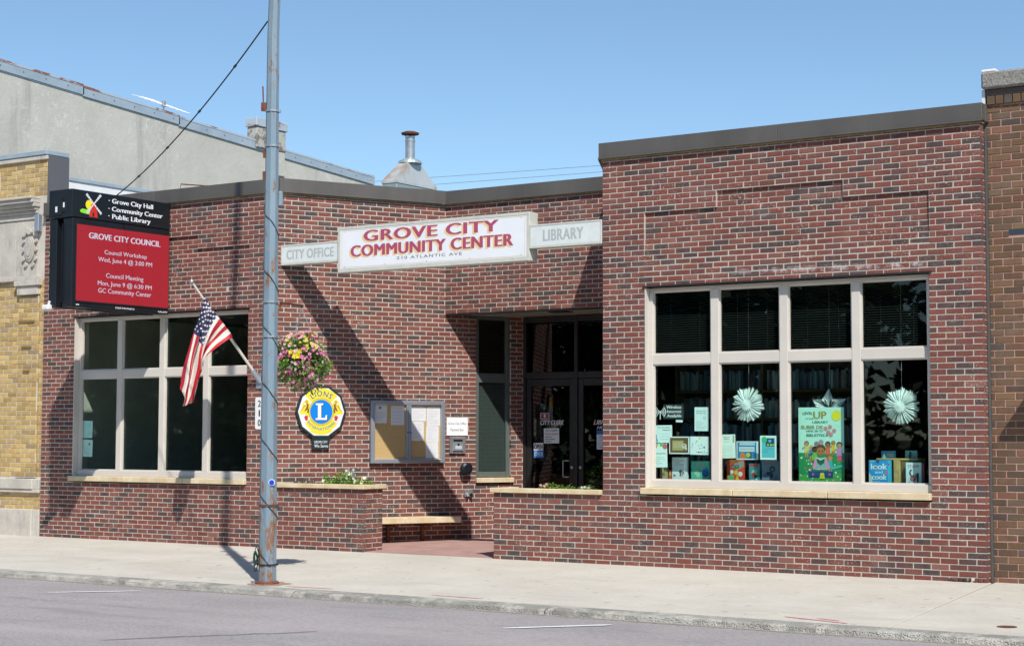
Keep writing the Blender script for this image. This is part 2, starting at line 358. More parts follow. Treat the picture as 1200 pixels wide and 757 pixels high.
# ---------------------------------------------------------------- brickwork
def topx(p):
    d = Vector(p)-CAM; z = d.dot(fw); return 600+F*d.dot(r2)/z, 378.5-F*d.dot(u2)/z
def core(P, L, z0, z1, holes, depth=.2, face=-.0055, u0=0):
    holes = list(holes)+([(-9, u0, -9, 99)] if u0 else [])
    us = sorted({0, L} | {min(max(h[i], 0), L) for h in holes for i in (0, 1)})
    zs = sorted({z0, z1} | {min(max(h[i], z0), z1) for h in holes for i in (2, 3)})
    solid = lambda i, j: 0 <= i < len(us)-1 and 0 <= j < len(zs)-1 and not any(
        h[0] <= (us[i]+us[i+1])/2 <= h[1] and h[2] <= (zs[j]+zs[j+1])/2 <= h[3] for h in holes)
    mb = MB()
    for i in range(len(us)-1):
        for j in range(len(zs)-1):
            if not solid(i, j): continue
            a, b, c, d = us[i], us[i+1], zs[j], zs[j+1]
            mb.add([P(a, c, face), P(b, c, face), P(b, d, face), P(a, d, face)], [(0, 1, 2, 3)])
            mb.add([P(a, c, -depth), P(b, c, -depth), P(b, d, -depth), P(a, d, -depth)], [(3, 2, 1, 0)])
            for (di, dj, p, q) in ((-1, 0, (a, d), (a, c)), (1, 0, (b, c), (b, d)), (0, -1, (a, c), (b, c)), (0, 1, (b, d), (a, d))):
                if not solid(i+di, j+dj):
                    mb.add([P(*p, face), P(*p, -depth), P(*q, -depth), P(*q, face)], [(0, 1, 2, 3)])
    return mb
def brick_rows(P, L, z0, z1, holes, ch, bl, off, phase, joint=.0132, cuts=(), rec=None, colf=None, out=None, depth=.06):
    k = math.floor((z0-off)/ch)
    while off+k*ch < z1-.012:
        a, b = max(off+k*ch, z0), min(off+(k+1)*ch, z1); zm = (a+b)/2
        if b-a < .02: k += 1; continue
        segs = [(0, L)]
        for h in holes:
            if h[2] < zm < h[3]:
                ns = []
                for (s, e) in segs:
                    if h[1] <= s or h[0] >= e: ns.append((s, e)); continue
                    if h[0] > s: ns.append((s, h[0]))
                    if h[1] < e: ns.append((h[1], e))
                segs = ns
        for (cx_, ca, cb) in cuts:
            if ca < zm < cb: segs = [t_ for (s, e) in segs for t_ in (((s, cx_), (cx_, e)) if s+.01 < cx_ < e-.01 else ((s, e),))]
        ph = phase+(bl/2 if k % 2 else 0)
        for (s, e) in segs:
            i = math.floor((s-ph)/bl)
            while ph+i*bl < e:
                p, q = max(ph+i*bl, s), min(ph+(i+1)*bl, e)
                if e-q < .04 and q-p > .04: q = e
                if p-s < .04: p = s
                jl = joint/2 if p > s+1e-6 else 0; jr = joint/2 if q < e-1e-6 else 0
                if q-p > .035:
                    dd = random.gauss(0, .0011)-(rec((p+q)/2, zm) if rec else 0)
                    jx = random.gauss(0, .0012); jz = random.gauss(0, .0008)
                    out.append((P, p+jl+jx, q-jr+jx, a+joint/2+jz, b-joint/2+jz, dd, colf(), q-p > bl*.9, depth))
                i += 1
        k += 1
def brick_geo(mb, B):
    P, a, b, c, d, dd, col, _, dep = B
    e = .0035; t = random.gauss(0, .0006)
    vs = [P(a, c, -dep), P(b, c, -dep), P(b, d, -dep), P(a, d, -dep),
          P(a, c, dd-e), P(b, c, dd-e), P(b, d, dd-e), P(a, d, dd-e),
          P(a+e, c+e, dd+t), P(b-e, c+e, dd-t), P(b-e, d-e, dd-t), P(a+e, d-e, dd+t)]
    fs = [(0, 1, 5, 4), (1, 2, 6, 5), (2, 3, 7, 6), (3, 0, 4, 7), (4, 5, 9, 8), (5, 6, 10, 9), (6, 7, 11, 10), (7, 4, 8, 11), (8, 9, 10, 11), (3, 2, 1, 0)]
    mb.add(vs, fs, col)
def emit_bricks(walls, mat, limit=300):
    """walls: list of (part object, [brick records]); the largest in the picture become parts, the rest one 'stuff' mesh per wall"""
    allb = []
    for wi, (ob, L) in enumerate(walls):
        for bi, B in enumerate(L):
            P, a, b, c, d = B[:5]; m = P((a+b)/2, (c+d)/2, 0)
            x, y = topx(m)
            if B[7] and 4 < x < 1196 and 2 < y < 755 and (CAM-m).dot(P.n) > 0:
                p0, p1, p2 = topx(P(a, c, 0)), topx(P(b, c, 0)), topx(P(a, d, 0))
                allb.append((abs(p1[0]-p0[0])*abs(p2[1]-p0[1]), wi, bi))
    pick = {(wi, bi) for _, wi, bi in sorted(allb, reverse=True)[:limit]}
    for wi, (ob, L) in enumerate(walls):
        rest = MB()
        for bi, B in enumerate(L):
            if (wi, bi) in pick:
                m = MB(); brick_geo(m, B); m.build('brick', mat, ob)
            else: brick_geo(rest, B)
        if rest.v: rest.build('bricks', mat, ob, kind='stuff')
def c_red():
    r = random.random(); v = random.uniform(.84, 1.06)
    if r < .60: base, dk = (.208, .070, .052), random.uniform(0, .35)
    elif r < .78: base, dk = (.182, .068, .055), random.uniform(.25, .8)
    elif r < .965: base, dk = (.118, .066, .056), random.uniform(.6, .95)
    else: base, dk = (.235, .10, .078), 0.
    h = random.uniform(-.02, .02)
    return (base[0]*v, (base[1]+h*.3)*v, (base[2]+h*.2)*v, dk)
def c_yel():
    v = random.uniform(.72, 1.12); g = random.random()
    b = (.56, .405, .165) if g < .6 else ((.50, .34, .13) if g < .88 else (.40, .29, .16))
    return (b[0]*v, b[1]*v, b[2]*v, random.uniform(0, .6))
def c_brn():
    v = random.uniform(.75, 1.25); g = random.random()
    b = (.165, .10, .055) if g < .5 else ((.13, .088, .055) if g < .84 else (.19, .10, .06) if g < .94 else (.095, .078, .068))
    return (b[0]*v, b[1]*v, b[2]*v, random.uniform(0, .7))
CH, BL, OFF = .0662, .2032, .0509

# ================================================================ setting: ground
mb = MB(); mb.box(-900, 900, -900, 900, -.6, -.30); mb.build('ground', MAT['earth'], kind='structure', loc=(0, 0, -.3))
mb = MB()
nx, ny = 60, 14
X0, X1, Y0, Y1 = -60, 40, -16.5, -4.55
g = [[(X0+(X1-X0)*i/nx, Y0+(Y1-Y0)*j/ny, -.12+.0022*math.sin(i*1.7+j)+(.10*math.sin(math.pi*j/ny))*.5) for i in range(nx+1)] for j in range(ny+1)]
mb.v = [p for r_ in g for p in r_]; W_ = nx+1
for j in range(ny):
    for i in range(nx): mb.f.append([j*W_+i, j*W_+i+1, (j+1)*W_+i+1, (j+1)*W_+i]); mb.c.append((1, 1, 1, 0)); mb.mi.append(0)
ROAD = mb.build('road', MAT['asphalt'], kind='structure', loc=(0, 0, -.12), smooth=True)
def road_z(y): return -.12+.05*math.sin(math.pi*(y-Y0)/(Y1-Y0))
def strip_on(pts, wd, zf, z_off, mat, name, parent=None, kind=None):
    mb = MB(); n = len(pts); L = []
    for i, (x, y) in enumerate(pts):
        a = Vector(pts[min(i+1, n-1)])-Vector(pts[max(i-1, 0)]); a.normalize(); nrm = Vector((-a.y, a.x))
        ww = wd*(1 if 0 < i < n-1 else .6)*random.uniform(.8, 1.1)/2
        for s_ in (-1, 1): q = Vector((x, y))+nrm*ww*s_; L.append((q.x, q.y, zf(q.y)+z_off))
    mb.add(L, [(2*i, 2*i+1, 2*i+3, 2*i+2) for i in range(n-1)][::1]); return mb.build(name, mat, parent, kind=kind)
def lerp_pts(a, b, n): return [(a[0]+(b[0]-a[0])*i/n, a[1]+(b[1]-a[1])*i/n) for i in range(n+1)]
for a, b in (((-8.18, -5.75), (-7.6, -4.98)), ((-2.30, -5.85), (-1.72, -4.98)), ((3.4, -6.9), (4.1, -4.98))):
    strip_on(lerp_pts(a, b, 10), .085, road_z, .006, MAT['road_paint'], 'parking_line', ROAD)
MAT['tar'] = plain('tar_seal', (.05, .05, .052), .7, 0, .2, 20)
for pl in ([(-4.3, -8.6), (-3.9, -7.9), (-3.5, -7.3), (-3.35, -7.0)],):
    pp = []
    for i in range(len(pl)-1): pp += lerp_pts(pl[i], pl[i+1], 5)[:-1]
    pp = [(x+random.gauss(0, .012), y+random.gauss(0, .02)) for x, y in pp]
    strip_on(pp, .022, road_z, .005, MAT['tar'], 'crack_seal', ROAD)
# sidewalk in slabs; joint skewed at the right as in the street
wz = lambda y: .0125*y
def slab(xa0, xa1, xb0, xb1, y0, y1, name, mat, parent=None, kind=None, dz=0., zf=wz, g=.004):
    mb = MB(); e = .006
    ins = lambda x, s_: x+s_*g
    v = []
    for (xa, xb, yy, dz2, s_) in ((ins(xa0, 1), ins(xa1, -1), y0, 0, 0), (ins(xb0, 1), ins(xb1, -1), y1, 0, 0)):
        v += [(xa, yy, zf(yy)+dz-e), (xb, yy, zf(yy)+dz-e)]
    t_ = [(v[0][0]+e, v[0][1]+e, zf(y0)+dz), (v[1][0]-e, v[1][1]+e, zf(y0)+dz), (v[2][0]+e, v[2][1]-e, zf(y1)+dz), (v[3][0]-e, v[3][1]-e, zf(y1)+dz)]
    bt = [(x, y, z-.1) for x, y, z in v]
    mb.add(v+t_+bt, [(4, 5, 7, 6), (0, 1, 5, 4), (1, 3, 7, 5), (3, 2, 6, 7), (2, 0, 4, 6), (8, 9, 1, 0), (9, 11, 3, 1), (11, 10, 2, 3), (10, 8, 0, 2)])
    return mb.build(name, mat, parent, kind=kind)
SW = bpy.data.objects.new('sidewalk', None); COL.objects.link(SW); tag(SW, kind='structure')
xs = [(-60, -60), (-34, -34), (-19.6, -19.6), (-10.08, -10.2), (.03, .585), (4.6, 4.9), (9.2, 9.5), (40, 40)]
for i in range(len(xs)-1):
    slab(xs[i][1], xs[i+1][1], xs[i][0], xs[i+1][0], -4.28, .06 if xs[i][0] < 0 else .2, 'slab', MAT['sidewalk'], SW, g=.0012 if xs[i][0] != .03 and xs[i+1][0] != .03 else .006)
KB = bpy.data.objects.new('kerb', None); COL.objects.link(KB); tag(KB, kind='structure')
x = -60
while x < 40:
    x2 = x+random.uniform(2.6, 3.6); mb = MB(); n = max(4, int((x2-x)/.12)) if -16 < x < 6 else 3
    pts = []
    for i in range(n+1):
        xx = x+(x2-x)*i/n; j = random.gauss(0, .006) if n > 4 else 0; h = random.gauss(0, .003) if n > 4 else 0
        pts += [(xx, -4.286, -.052), (xx, -4.49+j, -.056+h), (xx, -4.535+j, -.072+h), (xx, -4.56+j*1.5, -.19)]
    mb.add(pts, [(4*i+k+1, 4*i+k+5, 4*i+k+4, 4*i+k) for i in range(n) for k in range(3)]); mb.build('kerb_piece', MAT['kerb'], KB); x = x2
gz = MB(); gz.box(-60, 40, -4.60, -4.535, -.25, -.112)
gz.build('gutter_grit', plain('gutter_grit', (.30, .28, .24), .95, 0, .3, 30, dirt=(.2, .17, .13)), kind='structure')
mb = MB(); mb.box(-60, 40, -4.29, -4.275, -.2, -.066); mb.build('expansion_joint', plain('joint_filler', (.16, .14, .11), .9), kind='structure')
# far side of the street, behind the camera (it shows only as reflections)
mb = MB(); mb.box(-60, 40, -21.5, -16.5, -.3, -.02); mb.build('far_pavement', MAT['sidewalk'], kind='structure')
# red concrete entrance floor between the diagonal walls
mb = MB(); ez = lambda y: .004+.016*y
pts = [(-8.55, .062), (-6.38, .062), (-4.9, .062), (-6.65, 3.6), (-8.4, 3.6), (-10.0, .3), (-10.0, .062)]
pts = [(-10.05, .062), (-4.85, .062), (-6.72, 3.56), (-8.33, 3.56)]
mb.add([(x, y, ez(y)+.002) for x, y in pts]+[(x, y, -.3) for x, y in pts], [(0, 1, 2, 3), (0, 4, 5, 1), (1, 5, 6, 2), (2, 6, 7, 3), (3, 7, 4, 0)])
mb.build('entrance_floor', MAT['red_concrete'], kind='structure')
for a, b, wd in (((-6.25, -4.17), (-5.62, -4.13), .035), ((-4.35, -4.12), (-3.7, -4.13), .03), ((-.5, -4.0), (.18, -4.2), .045), ((-.2, -3.98), (.05, -4.06), .03)):
    strip_on(lerp_pts(a, b, 8), wd, wz, .004, MAT['pink_paint'], 'pink_paint_mark', SW)
mb = MB()
dd = disc(-6.60, -4.06, .23, 22)
dd = [(x+random.gauss(0, .02), y*1+random.gauss(0, .02)) for x, y in dd]; dd = [(x, max(y, -4.26)) for x, y in dd]
mb.add([(x, y, wz(y)+.0035) for x, y in dd], [tuple(range(22))]); mb.build('rust_stain', MAT['rust_stain'], SW)
mb = MB(); mb.add([(x, y, wz(y)+.004) for x, y in disc(1.42, -3.72, .085, 20)], [tuple(range(20))]); mb.build('rusty_valve_cover', MAT['rust'], SW)
print('ground done')

# ================================================================ community building
CB = thing('community_building', (-7.5, 0, 0), 'long single storey red brick building with grey metal coping and a recessed entrance', 'building')
TH = R(62.92); DU = (math.cos(TH), math.sin(TH), 0)
C0x = -10.113
PF = Plane((0, 0, 0), (1, 0, 0))                         # street front, u = world x
PD = Plane((C0x, 0, 0), DU)                              # left diagonal wall, u = distance from the corner
ZT = 4.99
CH_, OFF_ = CH, OFF
def fwall(name, P, L, z0, z1, holes, phase, rec=None, depth=.2, u0=0, ub=0, deep=None, cuts=(), ue=0):
    mb_ = core(P, L-ue, z0, z1, holes+(deep or []), depth, u0=u0)
    if deep:
        for q_, h in enumerate(deep):
            lo = OFF_+56*CH_+3*CH_ if q_ == 0 else h[2]
            mb_.box(h[0]-.012-q_*.001, h[1]+.012, -.19+q_*.001, -.0395-q_*.001, lo, h[3]+.01, P=P.b3)
            if q_ == 0:
                for e_ in range(3): mb_.box(h[0]-.012, h[1]+.012, -.189, -(.008, .016, .025)[e_]-.0055, OFF_+CH_*(56+e_)+.0001*(e_ == 0), OFF_+CH_*(57+e_)-.0002, P=P.b3)
    ob = mb_.build(name, MAT['mortar'], CB)
    out = []; brick_rows(P, L, z0, z1, holes+([(-9, ub, -9, 99)] if ub else []), CH, BL, OFF, phase, cuts=cuts, rec=rec, colf=c_red, out=out)
    return (ob, out)
walls = []
# decorative recess in stepped outline above the right window
def rec_left(u, z): return rec_right(u+WL0+10.057-WX0, z)
def rec_right(u, z):
    x = u+WX0
    if z < 3.40 or z > 4.47 or x < -4.2 or x > -.587: return 0
    top = 4.462 if -3.22 < x < -1.60 else 4.265
    if z > top: return 0
    return .034 if z > 3.9565 else ((.008, .016, .025)[min(2, int((z-3.7579)/CH))] if z > 3.7579 else .003*max(0, (z-3.4)/.36))
WX0 = -6.41
WR = Plane((WX0, 0, 0), (1, 0, 0)); uu = lambda x: x-WX0
DEEP = [(uu(-4.194), uu(-.593), 3.7579, 4.2817), (uu(-3.214), uu(-1.606), 4.2817, 4.480)]
HR = [(uu(-6.5), uu(-4.785), .845, 6), (uu(-4.185), uu(-.602), .845, 3.361)]
walls.append(fwall('right_front_wall', WR, -WX0, -.12, ZT, HR, uu(-4.785), rec_right, ue=.008, deep=DEEP, cuts=[(uu(-4.2), 3.5, 4.287), (uu(-.587), 3.72, 4.287), (uu(-3.22), 4.28, 4.487), (uu(-1.6), 4.28, 4.487), (uu(-1.6), 3.74, 3.93)]))
walls.append(fwall('right_end_wall', Plane((0, 0, 0), (0, 1, 0)), .26, -.12, ZT, [], .0, u0=.014, ub=.064))
WL0 = -14.945
WLp = Plane((WL0, 0, 0), (1, 0, 0)); ul = lambda x: x-WL0
HL = [(ul(-14.229), ul(-10.66), .845, 3.361), (ul(C0x), 99, .845, 6)]
walls.append(fwall('left_front_wall', WLp, ul(-8.54), -.12, ZT, HL, 0, rec_left, ue=.008, deep=[(ul(-14.251), ul(-10.650), 3.7579, 4.2817), (ul(-13.271), ul(-11.663), 4.2817, 4.480)],
    cuts=[(ul(-14.257), 3.5, 4.287), (ul(-10.644), 3.72, 4.287), (ul(-13.277), 4.28, 4.487), (ul(-11.657), 4.28, 4.487), (ul(-11.657), 3.74, 3.93)]))
walls.append(fwall('planter_end_wall', Plane((-8.54, 0, 0), (0, 1, 0)), .42, -.12, .845, [], .0, u0=.014, ub=.064))
walls.append(fwall('left_diagonal_wall', PD, 4.02, -.12, ZT, [(3.17, 3.765, .845, 3.361)], .0))
walls.append(fwall('lintel_wall', Plane((-8.905, 2.358, 0), (1, 0, 0)), 2.93, 3.361, ZT, [], .0))
RD = Plane((-6.60, 3.54, 0), (4.785-6.60, 0, 0))
p0 = Vector((-6.585, 3.54, 0)); p1 = Vector((-4.785, 0, 0)); dv = (p1-p0).normalized()
walls.append(fwall('right_diagonal_wall', Plane(p0, dv), (p1-p0).length, -.12, ZT, [], .0))
walls.append(fwall('right_planter_end_wall', Plane((WX0, .45, 0), (0, -1, 0)), .382, -.12, .845, [], .0, depth=.1))
emit_bricks(walls, MAT['brick_red'])
m = MB()
for i in range(26):
    x = random.uniform(-.42, -.02); s_ = random.uniform(.008, .022); m.cbox(x, x+s_*1.6, -.012-s_*.6, -.004, .0+random.uniform(-.004, .03), .012+s_+random.uniform(0, .02), .003, random.choice([(.05, .045, .04, .9), (.55, .5, .44, 0), (.2, .07, .05, .3), (.04, .035, .03, 1)]))
m.build('broken_brick_edge', MAT['brick_red'], CB, kind='stuff')
# planter backs and soil
mb = MB(); mb.box(-9.88, -8.56, .40, .43, -.1, .84); mb.box(WX0+.1, -4.9, .43, .46, -.1, .84); mb.build('planter_back', MAT['mortar'], CB)
mb = MB(); mb.add([(-10.0, .09, .83), (-8.66, .09, .83), (-8.66, .41, .83), (-9.86, .41, .83)], [(0, 1, 2, 3)])
mb.add([(WX0+.09, .09, .83), (-4.85, .09, .83), (-4.95, .44, .83), (WX0+.09, .44, .83)], [(0, 1, 2, 3)]); mb.build('planter_soil', MAT['soil'], CB)
# limestone caps
def stone(mb, x0, x1, y0, y1, z0, z1, P=ident): mb.cbox(x0, x1, y0, y1, z0, z1, .006, P=P)
for (x0, x1) in ((-10.08, -9.2), (-9.195, -8.50)):
    mb = MB(); stone(mb, x0, x1, -.045, .11, .842, .902); mb.build('planter_cap', MAT['limestone'], CB)
mb = MB(); stone(mb, -8.62, -8.50, .113, .46, .842, .902); mb.build('planter_cap', MAT['limestone'], CB)
for (x0, x1) in ((-6.445, -5.6), (-5.595, -4.80)):
    mb = MB(); stone(mb, x0, x1, -.045, .11, .842, .902); mb.build('planter_cap', MAT['limestone'], CB)
mb = MB(); stone(mb, -6.445, -6.33, .113, .47, .842, .902); mb.build('planter_cap', MAT['limestone'], CB)

# windows --------------------------------------------------------
def big_window(x0, x1, zb, zt, name, blinds=()):
    """frame of four bays and two rows set .1 m back in its opening"""
    mb = MB(); Y = .085; D = .07
    n = 4; wd = (x1-x0); ml = .105; gw = (wd-.055*2-ml*3)/4
    zr0, zr1 = 2.43, 2.55; b0 = zb+.09; t1 = zt-.045
    xs_ = []; x = x0+.055
    for i in range(4): xs_.append((x, x+gw)); x += gw+ml
    vx = [(x0, x0+.055)]+[(xs_[i][1], xs_[i+1][0]) for i in range(3)]+[(x1-.055, x1)]
    for (a, b) in vx: mb.cbox(a, b, Y, Y+D, b0, t1, .004)
    mb.cbox(x0, x1, Y, Y+D, t1, zt, .004); mb.cbox(x0, x1, Y-.02, Y+D, zb, b0, .004)
    for (a, b) in xs_: mb.cbox(a, b, Y+.006, Y+D-.004, zr0, zr1, .004)
    # glazing stops round each light, a step behind the mullion face
    for (a, b) in xs_:
        for (c, d) in ((b0, zr0), (zr1, t1)):
            s_ = .016
            mb.box(a, a+s_, Y+.022, Y+.045, c, d); mb.box(b-s_, b, Y+.022, Y+.045, c, d)
            mb.box(a+s_, b-s_, Y+.022, Y+.045, c, c+s_); mb.box(a+s_, b-s_, Y+.022, Y+.045, d-s_, d)
    mb.box(x0-.004, x0+.012, -.004, Y-.003, zb, zt-.003)      # painted reveal on the jamb
    wn = mb.build('window', MAT['frame_white'], CB)
    for i, (a, b) in enumerate(xs_):
        for (c, d) in ((b0, zr0), (zr1, t1)):
            g_ = MB(); g_.box(a, b, Y+.048, Y+.054, c, d); g_.build('pane', MAT['glass'], wn)
        if i in blinds:
            bl = MB(); z = zr1+.02; tilt = .010
            while z < t1-.01:
                bl.add([(a+.01, Y+.10, z), (b-.01, Y+.10, z), (b-.01, Y+.118, z+tilt), (a+.01, Y+.118, z+tilt)], [(0, 1, 2, 3)]); z += .028
            bl.box(a+.2, a+.204, Y+.095, Y+.098, zr1, t1); bl.box(b-.2, b-.196, Y+.095, Y+.098, zr1, t1)
            bl.build('blind', MAT['blind'], wn)
    mb = MB(); mb.box(x0-.03, x1+.03, -.016, .09, zt+.002, zt+.022); mb.build('lintel_angle', MAT['frame_bronze'], wn)
    k = (x0-.055, x0+wd*.33, x0+wd*.663, x1+.002)
    for i in range(3):
        s_ = MB(); s_.cbox(k[i]+.003, k[i+1]-.003, -.055, .13, .866, .943, .007); s_.build('sill', MAT['limestone'], wn)
    return wn
big_window(-4.185, -.602, .943, 3.359, 'w', blinds=(0, 1, 2, 3))
big_window(-14.229, -10.66, .943, 3.359, 'w')
# tall narrow window on the diagonal wall
wn = MB(); P3 = PD.b3
for (a, b, c, d) in ((3.172, 3.235, .95, 3.358), (3.70, 3.763, .95, 3.358)): wn.cbox(a, b, -.10, -.035, c, d, .004, P=P3)
for (c, d) in ((.95, 1.03), (2.36, 2.50), (3.30, 3.358)): wn.cbox(3.235, 3.70, -.10, -.04, c, d, .004, P=P3)
wn = wn.build('window', MAT['frame_green'], CB)
for (c, d) in ((1.03, 2.36), (2.50, 3.30)):
    g_ = MB(); g_.box(3.235, 3.70, -.075, -.069, c, d, P=P3); g_.build('pane', MAT['glass'], wn)
g_ = MB(); g_.box(3.237, 3.698, -.092, -.089, 1.035, 2.355, P=P3); g_.build('insect_screen', plain('window_screen', (.042, .046, .045), .7, 0, .05), wn)
s_ = MB(); s_.cbox(3.165, 3.80, -.14, .045, .868, .942, .006, P=P3); s_.build('sill', MAT['limestone'], wn)
# entrance: storefront frame with two glazed doors
YD = 3.54
PDo = Plane((0, YD, 0), (1, 0, 0)); D3 = PDo.b3
fr = MB()
XL, XM, XR = -8.33, -7.37, -6.56
for (a, b) in ((XL, XL+.07), (XM-.03, XM+.03), (XR-.07, XR)): fr.cbox(a, b, -.10, .0, .055, 3.355, .004, P=D3)
for (a, b) in ((XL+.07, XM-.03), (XM+.03, XR-.07)):
    fr.cbox(a, b, -.10, -.004, 2.42, 2.52, .004, P=D3); fr.cbox(a, b, -.10, -.004, 3.27, 3.355, .004, P=D3)
FRM = fr.build('entrance_frame', MAT['frame_bronze'], CB)
for (a, b) in ((XL+.07, XM-.03), (XM+.03, XR-.07)):
    g_ = MB(); g_.box(a, b, -.055, -.049, 2.52, 3.27, P=D3); g_.build('pane', MAT['glass_door'], FRM)
for (a, b, hs) in ((XL+.073, XM-.033, 1), (XM+.033, XR-.073, 0)):
    m = MB(); st_ = .088
    m.cbox(a, a+st_, -.07, -.02, .065, 2.415, .004, P=D3); m.cbox(b-st_, b, -.07, -.02, .065, 2.415, .004, P=D3)
    m.cbox(a+st_, b-st_, -.07, -.022, .065, .30, .004, P=D3); m.cbox(a+st_, b-st_, -.07, -.022, 2.31, 2.415, .004, P=D3)
    dr = m.build('door', MAT['frame_bronze'], CB)
    g_ = MB(); g_.box(a+st_, b-st_, -.05, -.044, .30, 2.31, P=D3); g_.build('pane', MAT['glass_door'], dr)
    hx = b-.06 if hs else a+.05
    h_ = MB()
    if hs: h_.tube([PDo(hx-.09, 1.20, .02), PDo(hx-.09, 1.20, .06), PDo(hx-.09, .96, .06), PDo(hx-.09, .96, .02)], .009, 8); h_.tube([PDo(hx-.09, 1.20, .05), PDo(hx, 1.20, .05), PDo(hx, 1.20, -.02)], .008, 8); h_.tube([PDo(hx-.09, .96, .05), PDo(hx, .96, .05), PDo(hx, .96, -.02)], .008, 8)
    h_.prism(disc(b-.04 if hs else a+.045, 1.10, .022, 16), -.02, .0, PDo); h_.build('handle', MAT['steel'], dr)
# lettering and papers on the doors
def card(name, P, u0, u1, v0, v1, d, label, cat, base, art=None, thick=.002, group=None, tilt=0.):
    """paper, book or card: a thin slab whose face carries flat print"""
    t_ = thing(name, P((u0+u1)/2, v0, d), label, cat, group)
    tilt = tilt or (random.uniform(-.022, .022) if thick < .004 else 0)
    c_, s_ = math.cos(tilt), math.sin(tilt); cu, cv = (u0+u1)/2, v0
    Q = Plane(P(cu, cv, 0), P.u*c_+P.v*s_, P.v*c_-P.u*s_)
    Pl = lambda u, v, dd=0.: Q(u-cu, v-cv, dd)
    base = tuple(min(.86, q*1.18) for q in base)
    m = MB(); m.box(u0, u1, d-thick, d, v0, v1, (*base, 0), P=lambda p: Pl(p[0], p[2], p[1])); m.build('sheet' if thick < .006 else 'cover', MAT['print'], t_)
    if art:
        a = MB(); W_, H_ = u1-u0, v1-v0
        cnt = [0]
        def place(x, y, e=0): return Pl(u0+W_*x, v0+H_*y, d+.0006+e)
        art(Art(a, place, W_/H_)); a.build('print', MAT['print'], t_)
    return t_
class Art:                        # flat print in 0..1 coordinates of its card
    def __init__(s, mb, place, asp): s.mb = mb; s.pl = place; s.k = 0; s.asp = asp
    def nx(s): s.k += 1; return s.k*.00004
    def poly(s, pts, col): s.mb.flat(pts, s.nx(), lambda u, v, d: s.pl(u, v, d), (*col, 0))
    def r(s, a, b, c, d, col): s.poly(rect(a, b, c, d), col)
    def o(s, x, y, r, col, n=14, ry=None): s.poly(disc(x, y, r, n, (ry or r)*(s.asp)), col)
    def t(s, body, a, b, c, d, col, bold=.02, shear=0.): put_text(s.mb, lambda u, v, d_: s.pl(u, v, d_), body, a, b, c, d, s.nx(), (*col, 0), bold, shear)
    def lines(s, a, b, y1, y0, n, col, th=.012):
        for i in range(n):
            y = y1+(y0-y1)*i/max(1, n-1); e = b-(b-a)*random.choice((0, .05, .25, .5))*(random.random() < .8); x = a
            while x < e-.02:
                q = min(e, x+random.uniform(.04, .13)); s.r(x, q, y, y+th, col); x = q+.018
INK = (.06, .06, .07); WHT = (.72, .74, .74)
def door_text(body, u0, u1, v0, v1, label):
    m = MB(); put_text(m, PDo, body, u0, u1, v0, v1, -.042, (.75, .75, .75, 0), .02, .35); return m.build('door_lettering', MAT['print'], FRM)
door_text('CITY CLERK', -8.02, -7.60, 1.73, 1.80, '')
door_text('LIBRARY', -7.085, -6.70, 1.735, 1.80, ''); door_text('HOURS', -7.03, -6.72, 1.665, 1.715, '')
card('notice', PDo, -7.955, -7.685, 1.455, 1.68, -.040, 'white notice of office hours taped inside the left entrance door', 'notice', (.62, .68, .66),
     lambda a: (a.t("CITY CLERK'S", .12, .88, .78, .9, INK), a.t('OFFICE HOURS', .08, .92, .56, .68, (.5, .1, .1)), a.lines(.1, .9, .4, .1, 3, INK, .05)))
card('open_sign', PDo, -8.135, -7.965, 1.235, 1.46, -.040, 'small OPEN sign, white over blue, on the left entrance door', 'sign', (.70, .72, .72),
     lambda a: (a.r(0, 1, 0, .5, (.03, .22, .6)), a.t('OPEN', .06, .94, .58, .92, INK, .03), a.t('COME IN', .08, .92, .12, .4, (.6, .7, .8))))
card('sticker', PDo, -8.02, -7.86, 1.815, 1.91, -.040, 'small dark red sticker above the words on the left entrance door', 'sticker', (.45, .42, .40),
     lambda a: (a.r(.08, .92, .08, .92, (.22, .05, .04)), a.o(.5, .6, .13, (.6, .5, .5)), a.r(.4, .6, .2, .55, (.6, .5, .5))))
card('poster', PDo, -7.03, -6.80, 1.37, 1.65, -.040, 'white and blue poster on the library entrance door, half hidden by brick', 'poster', (.60, .70, .72),
     lambda a: (a.r(0, 1, .78, 1, (.03, .16, .42)), a.lines(.12, .85, .68, .1, 6, (.2, .3, .4), .03)))

# coping, trim, soffit, roof ------------------------------------
def coping(a, b, P, ext0, ext1, z0=4.985, z1=5.185):
    """one run of folded metal coping on plane P between distances a and b"""
    segs = max(1, round((b-a)/3.0))
    for i in range(segs):
        s0, s1 = a+(b-a)*i/segs-(ext0 if i == 0 else 0), a+(b-a)*(i+1)/segs+(ext1 if i == segs-1 else 0)
        g0, g1 = (0 if i == 0 else .0015), (0 if i == segs-1 else .0015)
        m = MB(); j = random.uniform(-.002, .002)
        m.cbox(s0+g0, s1-g1, -.26, .045+j, z0+.012, z1, .004, P=P.b3); m.box(s0+g0, s1-g1, .03, .056+j, z0, z0+.022, P=P.b3)
        m.build('coping', MAT['coping'], CB)
    m = MB(); m.box(a-ext0*.3, b+ext1*.3, -.05, .02, 4.968, 4.984, P=P.b3); m.build('fascia_board', MAT['ochre_trim'], CB)
coping(uu(-4.785), uu(0), WR, .035, .035)
coping(0, .18, Plane((0, 0, 0), (0, 1, 0)), -.05, 0, 4.987, 5.183)
coping(0, ul(C0x), WLp, 0, .028)
coping(0, 2.648, PD, -.0, -.02, 4.987, 5.187)
coping(0.02, 2.85, Plane((-8.905, 2.358, 0), (1, 0, 0)), 0, 0, 4.983, 5.183)
coping(1.4, (p1-p0).length, Plane(p0, dv), 0, -.02, 4.981, 5.181)
